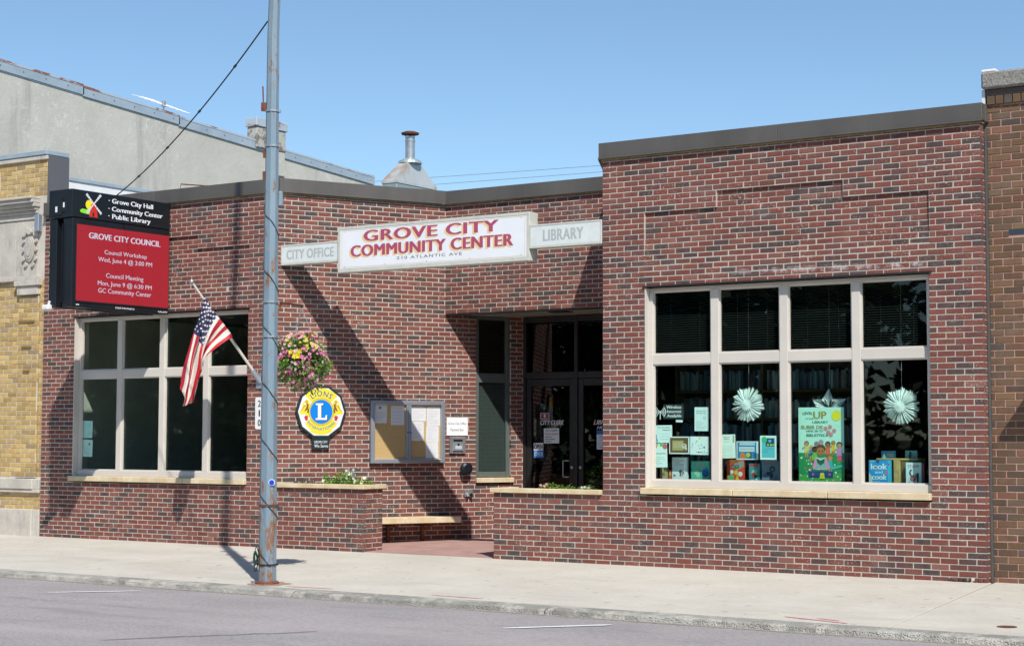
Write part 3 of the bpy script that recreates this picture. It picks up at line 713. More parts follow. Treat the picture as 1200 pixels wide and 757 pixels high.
mb = MB(); ps = [(-8.88, 2.366), (-6.03, 2.366), (-6.60, 3.66), (-8.25, 3.66)]
mb.prism([(x, y) for x, y in ps], 0, .03, lambda u, v, d: Vector((u, v, 3.365+d))); mb.build('soffit', MAT['soffit'], CB)
mb = MB(); mb.box(-8.89, -6.02, 2.345, 2.45, 3.338, 3.352); mb.build('lintel_angle', MAT['frame_bronze'], CB)
mb = MB(); mb.box(-7.35, -7.05, 2.75, 2.95, 3.348, 3.364); mb.build('soffit_light', MAT['frame_bronze'], CB)
mb = MB()
ro = [(-14.9, .15), (C0x, .2), (-8.95, 2.5), (-6.0, 2.5), (-4.7, .15), (-.1, .15), (-.1, 24), (-14.9, 24)]
mb.prism(ro, 4.80, 4.92, lambda u, v, d: Vector((u, v, d))); mb.build('roof', MAT['roofing'], CB)
mb = MB(); mb.box(-14.94, -.02, 24, 24.2, -.1, 5.0); mb.box(-.22, -.02, .23, 24, -.1, 4.99); mb.box(-14.94, -14.75, .21, 24, -.1, 5.0); mb.build('rear_wall', MAT['mortar'], CB)
# interior shells
def shell(pts, z0, z1, nm):
    m = MB(); n = len(pts)
    m.add([(x, y, z0) for x, y in pts], [tuple(range(n))]); m.add([(x, y, z1) for x, y in pts], [tuple(range(n))[::-1]]); fl = m
    m.build(nm+'_floor', MAT['interior_floor'], CB)
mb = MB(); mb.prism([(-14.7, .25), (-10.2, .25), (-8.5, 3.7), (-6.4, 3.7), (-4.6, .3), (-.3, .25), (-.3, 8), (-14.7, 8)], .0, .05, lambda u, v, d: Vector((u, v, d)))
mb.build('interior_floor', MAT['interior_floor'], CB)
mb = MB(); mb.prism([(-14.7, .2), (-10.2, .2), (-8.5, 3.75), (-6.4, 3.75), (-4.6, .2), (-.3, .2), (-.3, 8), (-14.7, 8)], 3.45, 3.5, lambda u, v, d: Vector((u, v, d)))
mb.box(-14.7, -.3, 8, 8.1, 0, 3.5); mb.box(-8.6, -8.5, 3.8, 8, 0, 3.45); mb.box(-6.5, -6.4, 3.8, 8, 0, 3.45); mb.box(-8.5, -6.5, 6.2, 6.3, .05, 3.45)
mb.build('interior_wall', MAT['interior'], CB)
# entrance mat of darkness is real depth; window boards behind the big windows
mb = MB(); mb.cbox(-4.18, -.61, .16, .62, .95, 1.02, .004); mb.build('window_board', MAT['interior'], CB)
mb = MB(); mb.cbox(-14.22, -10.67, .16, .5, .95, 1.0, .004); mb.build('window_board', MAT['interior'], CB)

# ================================================================ bench on the diagonal wall
BN = thing('bench', PD(1.8, 0, .2), 'pale stone bench slab fixed to the red brick wall beside the left planter', 'bench')
m = MB(); m.cbox(1.36, 2.74, .012, .37, .31, .395, .006, P=PD.b3); m.build('seat_slab', MAT['limestone'], BN)
pb = Plane((-9.62, .75, 0), (1, 0, 0))
m = MB(); q0 = PD(.72, 0, .012); q1 = PD(1.355, 0, .012); q2 = PD(1.355, 0, .40); q3 = PD(.90, 0, .62)
pp = [(q0.x, q0.y), (q1.x, q1.y), (q2.x, q2.y), (q3.x, q3.y)][::-1]
m.prism(pp, .30, .385, lambda u, v, d: Vector((u, v, d))); m.build('seat_slab', MAT['limestone'], BN)
for tt in (1.7, 2.25):
    m = MB(); m.box(tt, tt+.05, .012, .32, .26, .305, P=PD.b3); m.box(tt, tt+.05, .012, .05, .03, .26, P=PD.b3); m.build('bracket', MAT['rust'], BN)

# ================================================================ main hanging sign
SG = thing('hanging_sign', (-7.45, .08, 3.79), 'long white community center sign spanning the recessed entrance', 'sign')
def sign_box(x0, x1, z0, z1, y0, y1, face, frw, nm='board'):
    m = MB(); Y = y0
    m.cbox(x0, x1, Y+.012, y1, z0, z1, .004)
    m.cbox(x0, x1, Y, Y+.012-.001, z1-frw, z1, .003); m.cbox(x0, x1, Y, Y+.011, z0, z0+frw*1.25, .003)
    m.cbox(x0, x0+frw, Y+.0005, Y+.011, z0+frw*1.25, z1-frw, .003); m.cbox(x1-frw, x1, Y+.0005, Y+.011, z0+frw*1.25, z1-frw, .003)
    bo = m.build(nm, MAT['cream_frame'], SG)
    f_ = MB(); f_.box(x0+frw+.002, x1-frw-.002, Y+.004, Y+.0115, z0+frw*1.25+.002, z1-frw-.002); f_.build('face_panel', face, bo)
    return bo
bm_ = sign_box(-9.02, -5.875, 3.79, 4.415, .0, .20, MAT['white_sign'], .04)
bo_ = sign_box(-10.09, -9.024, 3.95, 4.235, .035, .19, MAT['faded_sign'], .022)
bl_ = sign_box(-5.871, -4.80, 3.94, 4.24, -.004, .155, MAT['faded_sign'], .022)
BURG = (.40, .075, .145, 0); TAN = (.80, .58, .28, 0)
def sign_text(body, x0, x1, z0, z1, y, par, col=BURG, shadow=True, bold=.055, sp=1.08):
    Pp = Plane((0, y, 0), (1, 0, 0)); m = MB()
    if shadow: put_text(m, Pp, body, x0-.028, x1-.028, z0-.020, z1-.020, .001, TAN, bold, 0, sp)
    put_text(m, Pp, body, x0, x1, z0, z1, .002, col, bold, 0, sp); m.build('lettering', MAT['print'], par)
fx = lambda px: -9.02+(px-396)/(620-396)*3.145
sign_text('GROVE CITY', -8.56, -6.36, 4.195, 4.345, .004, bm_)
sign_text('COMMUNITY CENTER', -8.785, -6.13, 3.995, 4.15, .004, bm_, bold=.05)
sign_text('210 ATLANTIC AVE', -8.0, -6.93, 3.92, 3.958, .004, bm_, (.20, .19, .22, 0), False, .02, 1.25)
sign_text('CITY OFFICE', -9.98, -9.13, 4.03, 4.16, .039, bo_, (.42, .46, .46, 0), False, .025)
sign_text('LIBRARY', -5.66, -5.07, 4.025, 4.165, .0, bl_, (.42, .46, .46, 0), False, .025)
m = MB()
Pp = Plane((0, .004, 0), (1, 0, 0))
for (a, b, c, d) in ((-8.955, -5.94, 4.355, 4.362), (-8.955, -5.94, 3.853, 3.860)): m.flat(rect(a, b, c, d), .001, Pp, (.75, .6, .35, 0))
for (a, b, c, d) in ((-8.955, -8.948, 3.86, 4.355), (-5.947, -5.94, 3.86, 4.355)): m.flat(rect(a, b, c, d), .001, Pp, (.75, .6, .35, 0))
m.flat(rect(-7.9, -7.897, 3.862, 4.353), .0006, Pp, (.5, .5, .52, 0))
for x in (-8.9, -8.2, -7.5, -6.8, -6.0):
    for z in (3.87, 4.345): m.flat(disc(x, z, .006, 8), .0025, Pp, (.25, .25, .25, 0))
m.build('border_line', MAT['print'], bm_)

# ================================================================ electronic sign
ES = thing('electronic_sign', (-12.4, -.9, 3.33), 'black projecting electronic message sign with a red lit screen', 'sign')
PE = Plane((-12.2, 0, 0), (0, 1, 0)); E3 = PE.b3                 # u = world y
m = MB(); m.cbox(-1.92, -.03, -.47, 0, 4.585, 4.975, .006, P=E3); hd = m.build('header_cabinet', MAT['black_metal'], ES)
m = MB(); m.cbox(-1.90, -.03, -.19, -.004, 3.335, 4.575, .006, P=E3); nc = m.build('screen_cabinet', MAT['black_metal'], ES)
m = MB(); m.cbox(-1.90, -.03, -.47, -.32, 3.335, 4.575, .006, P=E3); m.build('screen_cabinet', MAT['black_metal'], ES)
m = MB(); m.box(-1.70, -.25, -.318, -.192, 3.40, 4.55, P=E3); m.box(-.25, -.008, -.29, -.22, 3.5, 3.6, P=E3); m.box(-.25, -.008, -.29, -.22, 4.3, 4.4, P=E3); m.build('mounting_frame', MAT['black_matt'], ES)
m = MB(); m.cbox(-1.93, -1.90, -.20, -.10, 4.66, 4.80, .004, P=E3)
m.cbox(-1.935, -1.92, -.36, -.20, 4.62, 4.86, .004, P=E3); m.box(-1.925, -1.905, -.192, -.187, 3.4, 4.5, P=E3); m.build('hinge_plate', MAT['black_metal'], hd)
m = MB(); m.box(-1.9385, -1.9355, -.32, -.28, 4.66, 4.74, P=E3); m.build('warning_sticker', MAT['white'], hd); m = MB(); m.box(-1.9335, -1.9305, -.17, -.14, 4.72, 4.79, P=E3); m.build('warning_sticker', MAT['white'], hd)
m = MB(); m.cbox(-1.97, -1.88, -.53, -.40, 3.30, 3.375, .015, P=E3); m.tube([PE(-1.9, 3.37, -.46), PE(-1.9, 3.43, -.44)], .02, 8); m.build('white_sensor', MAT['white'], ES)
# header print
m = MB(); HB = (.78, .80, .82, 0)
def on(P, d0):
    k = [0]
    def f(pts, col): k[0] += 1; m.flat(pts, d0+k[0]*.00006, P, (*col, 0))
    return f
f = on(PE, .0008)
gy = lambda s: -1.775+s*.40; gz_ = lambda t_: 4.615+t_*.30
f([(gy(0), gz_(.25)), (gy(.1), gz_(.33)), (gy(.3), gz_(.32)), (gy(.55), gz_(.4)), (gy(.6), gz_(.2)), (gy(.45), gz_(.1)), (gy(.2), gz_(.12)), (gy(.03), gz_(.15))], (.25, .72, .03))
f(disc(gy(.42), gz_(.55), .068, 20), (.85, .75, .02))
f([(gy(.42), gz_(.0)), (gy(.82), gz_(.0)), (gy(.75), gz_(.55)), (gy(.62), gz_(.72)), (gy(.5), gz_(.55))], (.62, .03, .02))
f([(gy(.58), gz_(.02)), (gy(.66), gz_(.02)), (gy(.66), gz_(.18)), (gy(.62), gz_(.23)), (gy(.58), gz_(.18))], (.02, .02, .02))
cxm, czm = gy(.63), gz_(.62)
for an in (48, 138, 228, 318):
    c_, s_ = math.cos(R(an)), math.sin(R(an))
    q = lambda a, b: (cxm+c_*a-s_*b, czm+s_*a+c_*b)
    f([q(.0, -.007), q(.19, -.020), q(.19, .020), q(.0, .007)], (.75, .77, .8))
    for a in (.06, .10, .14, .17): f([q(a, -.018), q(a+.006, -.018), q(a+.006, .018), q(a, .018)], (.12, .12, .13))
for body, u0, u1, zc in (('· Grove City Hall', -1.245, -.385, 4.875), ('· Community Center', -1.245, -.19, 4.762), ('· Public Library', -1.245, -.43, 4.655)):
    desc = 'y' in body
    tl = MB(); put_text(tl, PE, body, u0, u1, zc-.046, zc+.042, .0012, HB, .03); tl.build('header_lettering', MAT['print'], hd)
m.build('windmill_logo', MAT['print'], hd)
# screen
m = MB(); m.cbox(-1.845, -.045, -.004, .006, 3.405, 4.50, .002, P=E3); m.build('bezel', MAT['black_matt'], nc)
m = MB(); m.flat(rect(-1.83, -.055, 3.425, 4.49), .0075, PE, (.50, .012, .028, 0))
LW = (.80, .78, .95, 0); Hs = 1.065
def scr(body, a, b, vc, h, bold=.004):
    u0, u1 = -1.83+1.775*a, -1.83+1.775*b; z = 4.49-Hs*vc; put_text(m, PE, body, u0, u1, z-h/2, z+h/2, .0095, LW, bold)
scr('GROVE CITY COUNCIL', .125, .90, .13, .084, .035); scr('Council Workshop', .29, .75, .335, .078); scr('Wed, June 4 @ 3:00 PM', .225, .81, .435, .085)
scr('Council Meeting', .31, .715, .645, .085); scr('Mon, June 9 @ 6:30 PM', .225, .81, .75, .085); scr('GC Community Center', .23, .805, .85, .085)
m.build('screen', MAT['led'], nc)
m = MB(); put_text(m, PE, 'DAKTRONICS', -1.08, -.72, 3.357, 3.38, .001, HB, .04); put_text(m, PE, 'GALAXY', -.25, -.06, 3.352, 3.376, .001, HB, .04); m.flat(rect(-1.82, -1.76, 3.36, 3.378), .001, PE, (.5, .6, .6, 0))
m.build('maker_lettering', MAT['print'], nc)

# ================================================================ utility pole
PX, PY = -6.62, -4.05; PB = -.052
UP = thing('utility_pole', (PX, PY, PB), 'tall blue grey octagonal metal pole with rust spots by the kerb', 'pole')
def pc(z): k = max(0, z-6)/7; return Vector((PX+.10*k, PY+.14*k, z))
def prd(z): return .094-.0052*max(0, z) if z < 6.5 else .0602-.003*(z-6.5)
zs_ = [PB, 1, 2, 3, 4, 5, 6, 8, 10, 13.2]
m = MB(); vs = []
for z in zs_:
    for k in range(8): an = math.pi/8+k*math.pi/4+R(8); vs.append(pc(z)+Vector((math.cos(an), math.sin(an), 0))*prd(z)/math.cos(math.pi/8)*.98)
n = len(zs_); m.add(vs, [(i*8+k, i*8+(k+1) % 8, (i+1)*8+(k+1) % 8, (i+1)*8+k) for i in range(n-1) for k in range(8)]+[tuple(range((n-1)*8, n*8))])
m.build('shaft', MAT['pole'], UP)
def band(z, h, mat, nm='band'):
    m = MB(); c_ = pc(z); rr = prd(z)+.006; m.tube([c_-Vector((0, 0, h/2)), c_+Vector((0, 0, h/2))], rr/math.cos(math.pi/8)*1.0, 16)
    c2 = c_+rt*(rr+.006); m.cbox(c2.x-.012, c2.x+.012, c2.y-.012, c2.y+.012, z-h*.9, z+h*.9, .003); m.build(nm, mat, UP)
for z in (5.14, 4.75, 3.02, 2.64): band(z, .018, MAT['steel'])
band(.80, .02, MAT['rust']); band(.16, .012, MAT['black_wire'])
m = MB(); m.tube([(PX, PY, PB-.03), (PX, PY, PB+.02), (PX, PY, PB+.035)], [.135, .13, .11], 16); m.build('foot_collar', MAT['rust'], UP)
m = MB(); pts = []
z = .15; th0 = 0
while z < 4.35:
    an = -(z/.62)*2*math.pi+1.0; rr = prd(z)+.008; pts.append(pc(z)+Vector((math.cos(an), math.sin(an), 0))*rr+Vector((0, 0, .012*math.sin(z*31)))); z += .022
m.tube(pts, .0042, 6); m.build('light_cable', MAT['green_wire'], UP)
m = MB()
for k in range(6):
    pts = []; zc = .22+random.uniform(-.04, .04); hh_ = random.uniform(.07, .12); a0 = random.uniform(0, 6)
    for i in range(15):
        an = a0+i/14*6.28; pts.append(Vector((PX, PY, 0))-rt*(.115+random.uniform(0, .01))-Vector((.5, .8, 0))*.01*k*.4+rt*random.uniform(.012, .022)*math.cos(an)+Vector((0, 0, zc+hh_*math.sin(an))))
    m.tube(pts, .0045, 5)
m.build('cable_coil', MAT['green_wire'], UP)
# stub brackets on the left and a small insulator box on the right, blue reflector
m = MB(); L_ = -rt
for z in (4.62, 4.38): m.cbox(-.02, .02, 0, .03, z, z+.09, .003, P=lambda p: pc(p[2])+L_*(prd(p[2])+p[1])+fw*p[0]*.5+Vector((0, 0, 0))); m.build('bracket', MAT['rust'], UP); m = MB()
m.tube([pc(5.14)+L_*.10, pc(5.3)+L_*.105, pc(5.42)+L_*.11], .008, 6); m.cbox(-.02, .02, 0, .035, 5.14, 5.24, .003, P=lambda p: pc(p[2])+L_*(prd(p[2])+p[1])+Vector((p[0], p[0], 0)))
m.build('bracket', MAT['rust'], UP)
m = MB(); m.cbox(-.03, .03, .004, .055, 4.08, 4.25, .012, P=lambda p: pc(p[2])+rt*(prd(p[2])+p[1])+Vector((-p[0]*.5, p[0]*.8, 0))); m.build('junction_box', MAT['pole'], UP)
fd = Vector((.55, -.83, 0)).normalized(); PRf = Plane(pc(1.05)+rt*.05+fd*.085, Vector((.83, .55, 0)).normalized())
m = MB(); m.prism(disc(0, 0, .036, 20), 0, .006, PRf, (.7, .72, .75, 0)); m.prism(disc(0, 0, .028, 20), .006, .011, PRf, (.01, .05, .55, 0)); m.build('reflector', MAT['print'], UP)
# arm for the basket
BK = Vector((-6.86, -3.25, 2.44)); hk = Vector((-6.86, -3.25, 3.05)); p_ = pc(3.03)
m = MB(); m.tube([p_, hk+(hk-p_).normalized()*.03], .014, 6); m.tube([pc(2.72), p_+(hk-p_)*.36], .011, 6); m.tube([hk+Vector((0, 0, .0)), hk-Vector((0, 0, .035))], .008, 6); m.build('basket_arm', MAT['rust'], UP)

# foliage helper: leaf-sized faces
def leaf(mb, p, d, up, L, W, col):
    d = d.normalized(); s = d.cross(up)
    if s.length < 1e-3: s = d.orthogonal()
    s.normalize(); nn = s.cross(d)
    mb.add([p, p+d*L*.5+s*W/2+nn*W*.15, p+d*L-nn*W*.2, p+d*L*.5-s*W/2+nn*W*.15], [(0, 1, 2, 3)], col)
def rv():
    while True:
        v = Vector((random.uniform(-1, 1), random.uniform(-1, 1), random.uniform(-1, 1)))
        if .05 < v.length < 1: return v.normalized()
def flower(mb, p, d, r, col, eye=(.75, .6, .1), n=5):
    d = d.normalized(); a = d.orthogonal().normalized(); b = d.cross(a); r0 = random.random()*6
    for k in range(n):
        an = r0+2*math.pi*k/n; c0 = a*math.cos(an)+b*math.sin(an); c1 = a*math.cos(an+.5)+b*math.sin(an+.5); c2 = a*math.cos(an-.5)+b*math.sin(an-.5)
        mb.add([p, p+c1*r*.8+d*r*.2, p+c0*r+d*r*.35, p+c2*r*.8+d*r*.2], [(0, 1, 2, 3)], (*col, 0))
    mb.add([p+a*r*.18+d*r*.12, p+b*r*.18+d*r*.12, p-a*r*.18+d*r*.12, p-b*r*.18+d*r*.12], [(0, 1, 2, 3)], (*eye, 0))
random.seed(21)
HBk = thing('hanging_basket', BK-Vector((0, 0, .32)), 'round hanging basket of pink, white and yellow flowers hung from the metal pole', 'flower basket')
lf = MB(); fl = {}
GR = [(.07, .15, .025), (.11, .23, .035), (.18, .32, .05), (.05, .10, .025), (.25, .38, .06)]
for i in range(3400):
    v = rv(); k = random.uniform(.35, 1.06)**.6; lump = 1+.10*math.sin(v.x*5+1)+.09*math.sin(v.z*6+v.y*4)
    rr = .295*k*lump*(1.08 if v.z < 0 else .92)
    if v.z < -.6 and random.random() < .3: rr *= 1.12
    p = BK+Vector((v.x*rr*1.08, v.y*rr*1.08, v.z*rr*.92-.02))
    d = (v+rv()*.9+Vector((0, 0, -.35 if v.z < .2 else .3))); g_ = random.choice(GR); s_ = random.uniform(.8, 1.25)
    leaf(lf, p, d, rv(), random.uniform(.03, .065), random.uniform(.014, .028), (g_[0]*s_, g_[1]*s_, g_[2]*s_, 0))
for i in range(18):     # trailing stems
    an = random.uniform(0, 6.28); p = BK+Vector((math.cos(an)*.24, math.sin(an)*.24, -.12)); q = p+Vector((math.cos(an)*.10, math.sin(an)*.10, -random.uniform(.04, .17)))
    lf.tube([p, (p+q)/2+Vector((0, 0, .02)), q], .002, 4, (.06, .11, .03, 0))
    for j in range(10): k = j/9; leaf(lf, p.lerp(q, k), rv(), rv(), .035, .018, (.09, .16, .04, 0))
    fl.setdefault('petals', MB()); flower(fl['petals'], q, Vector((.5, -.8, .1))+rv()*.4, .022, random.choice([(.72, .18, .42), (.75, .35, .55), (.55, .05, .25)]))
lf.build('foliage', MAT['leaf'], HBk)
for i in range(520):
    v = rv()
    if v.dot(Vector((.45, -.85, 0))) < -.3: continue
    lump = 1+.10*math.sin(v.x*5+1)+.09*math.sin(v.z*6+v.y*4)
    p = BK+v*.305*lump-Vector((0, 0, .02))
    c_ = random.choice([(.70, .16, .40), (.76, .34, .56), (.72, .22, .46), (.8, .74, .78), (.60, .08, .32), (.66, .10, .38)]) if v.z < .35 else random.choice([(.35, .01, .04), (.72, .2, .42), (.78, .45, .6), (.6, .55, .1)])
    flower(fl['petals'], p, v+Vector((.3, -.5, .1)), random.uniform(.015, .025), c_)
cy = BK+Vector((.16, -.27, .02))
for i in range(6): flower(fl['petals'], cy+Vector((random.uniform(-.09, .09), random.uniform(-.03, .03), random.uniform(-.035, .045))), Vector((.4, -.8, .2))+rv()*.3, .034, (.8, .68, .03))
fl['petals'].build('flowers', MAT['leaf'], HBk)
m = MB()
pot = [(0.10, -.20), (.20, -.12), (.235, .0), (.24, .03)]
vs = [BK+Vector((r_*math.cos(a*math.pi/8), r_*math.sin(a*math.pi/8), z)) for r_, z in pot for a in range(16)]
m.add(vs, [(i*16+k, i*16+(k+1) % 16, (i+1)*16+(k+1) % 16, (i+1)*16+k) for i in range(3) for k in range(16)]+[tuple(range(16))[::-1]]); m.build('pot', MAT['soil'], HBk)
for k in range(3):
    an = k*2.09+.6; e = BK+Vector((math.cos(an)*.225, math.sin(an)*.225, .03)); m = MB(); nl = 22
    m.tube([hk-Vector((0, 0, .03)), e], .0022, 4)
    for i in range(nl):
        q = (hk-Vector((0, 0, .03))).lerp(e, (i+.5)/nl); d = (e-hk).normalized(); m.tube([q-d*.007, q+d*.007], .0048, 5)
    m.build('chain', MAT['steel'], HBk)

# ================================================================ flag
hd_ = Vector((-.4258, -.90482, 0)); FB = Vector((-10.4, -.02, 2.33))
FG = thing('flag', (-10.4, -.02, 2.2), 'American flag hanging limp from an angled pole on the brick wall', 'flag')
fpt = lambda s, z, o=0.: FB+hd_*s+Vector((0, 0, z))+Vector((hd_.y, -hd_.x, 0))*o
m = MB(); m.tube([fpt(.0, 0), fpt(.5, .65)], .020, 12); m.build('lower_pole', MAT['frame_white'], FG)
m = MB(); m.tube([fpt(.5, .65), fpt(1.02, 1.335)], .015, 12); m.build('upper_pole', MAT['frame_white'], FG)
m = MB(); bp = fpt(1.035, 1.355); m.tube([bp+Vector((0, 0, -.035)), bp+Vector((0, 0, -.02)), bp, bp+Vector((0, 0, .02)), bp+Vector((0, 0, .035))], [.012, .029, .036, .029, .01], 14); m.build('finial', MAT['steel'], FG, smooth=True)
m = MB(); m.cbox(-10.48, -10.32, -.02, -.002, 2.22, 2.42, .004); m.tube([fpt(-.01, -.02), fpt(.12, .15)], .034, 12); m.build('bracket', MAT['alu'], FG)
KEY = {0: [(0.882, 1.143), (0.918, 0.891), (1.043, 0.462), (1.165, -0.038), (1.184, -0.138)],
 .27: [(0.788, 0.996), (0.869, 0.813), (0.99, 0.414), (1.074, -0.037), (1.134, -0.372)],
 .54: [(0.685, 0.875), (0.809, 0.644), (0.904, 0.328), (0.97, -0.035), (1.088, -0.352)],
 .77: [(0.572, 0.740), (0.741, 0.546), (0.878, 0.329), (0.919, 0.066), (1.018, -0.329)],
 1: [(0.449, 0.59), (0.648, 0.473), (0.862, 0.292), (0.912, 0.104), (0.943, -0.084)]}
def cr(ps, t_):
    n = len(ps)-1; x = t_*n; i = min(int(x), n-1); f_ = x-i
    g_ = lambda k: ps[max(0, min(n, k))]
    o = []
    for c_ in range(2):
        a, b, c2, d = g_(i-1)[c_], g_(i)[c_], g_(i+1)[c_], g_(i+2)[c_]
        o.append(.5*((2*b)+(-a+c2)*f_+(2*a-5*b+4*c2-d)*f_*f_+(-a+3*b-3*c2+d)*f_**3))
    return tuple(o)
ks = sorted(KEY)
for k in ks: KEY[k][0] = (KEY[k][0][0]-.026, KEY[k][0][1]+.02)
def fsurf(u, v):
    rows = [cr(KEY[k], v) for k in ks]
    for i in range(len(ks)-1):
        if ks[i] <= u <= ks[i+1]:
            f_ = (u-ks[i])/(ks[i+1]-ks[i]); f_ = f_*f_*(3-2*f_)*.6+f_*.4
            a = rows[i][0]+(rows[i+1][0]-rows[i][0])*f_; b = rows[i][1]+(rows[i+1][1]-rows[i][1])*f_; break
    amp = .055*min(1, v*2.2)
    o = amp*math.sin(u*17+v*2.5)+.02*math.sin(u*31-v*7)*min(1, v*3)+.03*math.sin(v*5+u*3)*v-.026
    a += .010*math.sin(v*22+u*9)*v*.8
    return fpt(a, b, o)
NU, NV = 65, 60
RED, WHI, BLU = (.52, .025, .04), (.74, .72, .70), (.035, .035, .11)
m = MB()
for j in range(NV+1):
    for i in range(NU+1): m.v.append(tuple(fsurf(i/NU, j/NV)))
for j in range(NV):
    for i in range(NU):
        u = (i+.5)/NU; st = int(u*13); v = (j+.5)/NV
        col = BLU if (u < 7/13 and v < .40) else (RED if st % 2 == 0 else WHI)
        m.f.append([j*(NU+1)+i, j*(NU+1)+i+1, (j+1)*(NU+1)+i+1, (j+1)*(NU+1)+i]); m.c.append((*col, 0)); m.mi.append(0)
clo = m.build('cloth', MAT['leaf'], FG, smooth=True)
m = MB(); side = Vector((hd_.y, -hd_.x, 0))
for r_ in range(9):
    for c_ in range(6 if r_ % 2 == 0 else 5):
        u = (r_+.6)/9.2*7/13+.01; v = .40*((c_+.5+(.5 if r_ % 2 else 0))/6)
        e = .012; a = fsurf(u+e, v); b = fsurf(u-e, v); c2 = fsurf(u, min(1, v+e*1.3)); p = fsurf(u, v)
        du = (a-b); dv_ = (c2-p)
        if du.length < 1e-4 or dv_.length < 1e-4: continue
        nn = du.cross(dv_).normalized(); du.normalize(); dv_ = nn.cross(du)
        for sg in (-1, 1):
            ring = [p+nn*.0025*sg+(du*math.cos(q*math.pi/5)+dv_*math.sin(q*math.pi/5))*(.021 if q % 2 == 0 else .009) for q in range(10)]
            m.add(ring+[p+nn*.0025*sg], [(q, (q+1) % 10, 10) for q in range(10)], (*WHI, 0))
m.build('stars', MAT['print'], clo, kind='stuff')

# ================================================================ small wall fixtures
NP = thing('house_number_plaque', (-10.42, 0, 1.65), 'white vertical plaque with the number 210 on the brick wall', 'sign')
m = MB()
pl = []
for (cx_, cz_, a0) in ((-10.365, 2.07, 0), (-10.465, 2.07, 90), (-10.465, 1.68, 180), (-10.365, 1.68, 270)):
    for q in range(5): an = R(a0+q*22.5); pl.append((cx_+.03*math.cos(an), cz_+.03*math.sin(an)))
m.prism(pl, .001, .012, PF); m.build('plate', MAT['white'], NP)
for ch_, zc in (('2', 2.01), ('1', 1.875), ('0', 1.74)):
    m = MB(); w_ = .026 if ch_ != '1' else .010; put_text(m, PF, ch_, -10.415-w_, -10.415+w_, zc-.045, zc+.045, .0135, (.02, .02, .02, 0), .02); m.build('numeral', MAT['print'], NP)

LS = thing('club_emblem_sign', PD(.66, 1.38, .03), 'ten sided blue and yellow Lions emblem sign on the diagonal brick wall', 'sign')
cu_, cv_ = .661, 1.898; RR = .385
deg10 = lambda r, rot=0: [(cu_+r*math.cos(R(90+18+rot+36*k)), cv_+r*math.sin(R(90+18+rot+36*k))) for k in range(10)]
m = MB(); m.prism(deg10(RR), .02, .05, PD, (.012, .03, .035, 0)); m.prism(rect(cu_-.13, cu_+.13, 1.375, 1.56), .018, .046, PD, (.012, .03, .035, 0)); m.build('backing_plate', MAT['print'], LS)
m = MB(); k_ = [0]
def lf_(pts, col): k_[0] += 1; m.flat(pts, .0505+k_[0]*.00008, PD, (*col, 0))
YEL, GOLD, BRN, BLUE = (.78, .66, .05), (.55, .36, .03), (.20, .10, .02), (.0, .21, .70)
lf_(deg10(RR*.915), (.74, .75, .76))
def arc(r0, r1, a0, a1, n=18): return [(cu_+r1*math.cos(R(a0+(a1-a0)*i/n)), cv_+r1*math.sin(R(a0+(a1-a0)*i/n))) for i in range(n+1)]+[(cu_+r0*math.cos(R(a1+(a0-a1)*i/n)), cv_+r0*math.sin(R(a1+(a0-a1)*i/n))) for i in range(n+1)]
lf_(arc(.15, .335, 42, 138), YEL); lf_(arc(.17, .325, -122, -58), YEL); lf_(arc(.16, .30, -150, -30), YEL)
for sg in (-1, 1):     # the two facing beasts' heads, in plain patches
    h_ = lambda pts: [(cu_+sg*x, cv_+y) for x, y in pts]
    lf_(h_([(.17, .12), (.22, .18), (.27, .14), (.30, .04), (.335, -.01), (.30, -.06), (.26, -.03), (.22, -.06), (.18, -.08)]), YEL)
    lf_(h_([(.20, .16), (.235, .16), (.28, .06), (.325, .0), (.29, .02), (.25, .07), (.215, .10)]), GOLD)
    lf_(h_([(.19, .10), (.21, .12), (.23, .06), (.26, .0), (.22, .02), (.20, .04)]), BRN)
    lf_(h_([(.18, .03), (.20, .05), (.22, -.01), (.19, -.02)]), BRN)
    lf_(h_([(.235, .12), (.255, .13), (.262, .10), (.24, .09)]), (.78, .78, .74))
    lf_(h_([(.205, -.07), (.27, -.05), (.30, -.03), (.31, -.06), (.28, -.12), (.25, -.17), (.21, -.14)]), (.7, .7, .72))
    lf_(h_([(.20, -.06), (.245, -.055), (.26, -.08), (.235, -.13), (.205, -.12)]), (.55, .04, .05))
lf_(disc(cu_, cv_, .193, 36), BRN); lf_(disc(cu_, cv_, .187, 36), YEL); lf_(disc(cu_, cv_, .176, 36), GOLD); lf_(disc(cu_, cv_, .170, 36), BLUE)
Ls = lambda dx, dy: [(cu_+dx+x, cv_+dy+y) for x, y in ((-.085, -.115), (.09, -.115), (.09, -.045), (.068, -.045), (.058, -.085), (.0, -.085), (.0, .095), (.03, .095), (.03, .12), (-.085, .12), (-.085, .095), (-.052, .095), (-.052, -.09), (-.085, -.09))]
lf_(Ls(.012, -.010), (.02, .04, .08)); lf_(Ls(0, 0), (.78, .78, .78))
def arctext(body, r0, r1, a0, a1, col, bold, sp=1.1):
    k_[0] += 2
    def wp(s_, t_):
        an = R(a0+(a1-a0)*s_); r_ = (r0+(r1-r0)*t_); return cu_+r_*math.cos(an), cv_+r_*math.sin(an)
    put_text(m, PD, body, 0, 0, 0, 0, .0505+k_[0]*.00008, (*col, 0), bold, spacing=sp, warp=wp)
arctext('LIONS', .222, .298, 127, 53, (.02, .10, .30), .02, sp=1.25)
arctext('INTERNATIONAL', .262, .222, -146, -34, (.10, .22, .42), .01)
m.build('emblem_print', MAT['print'], LS)
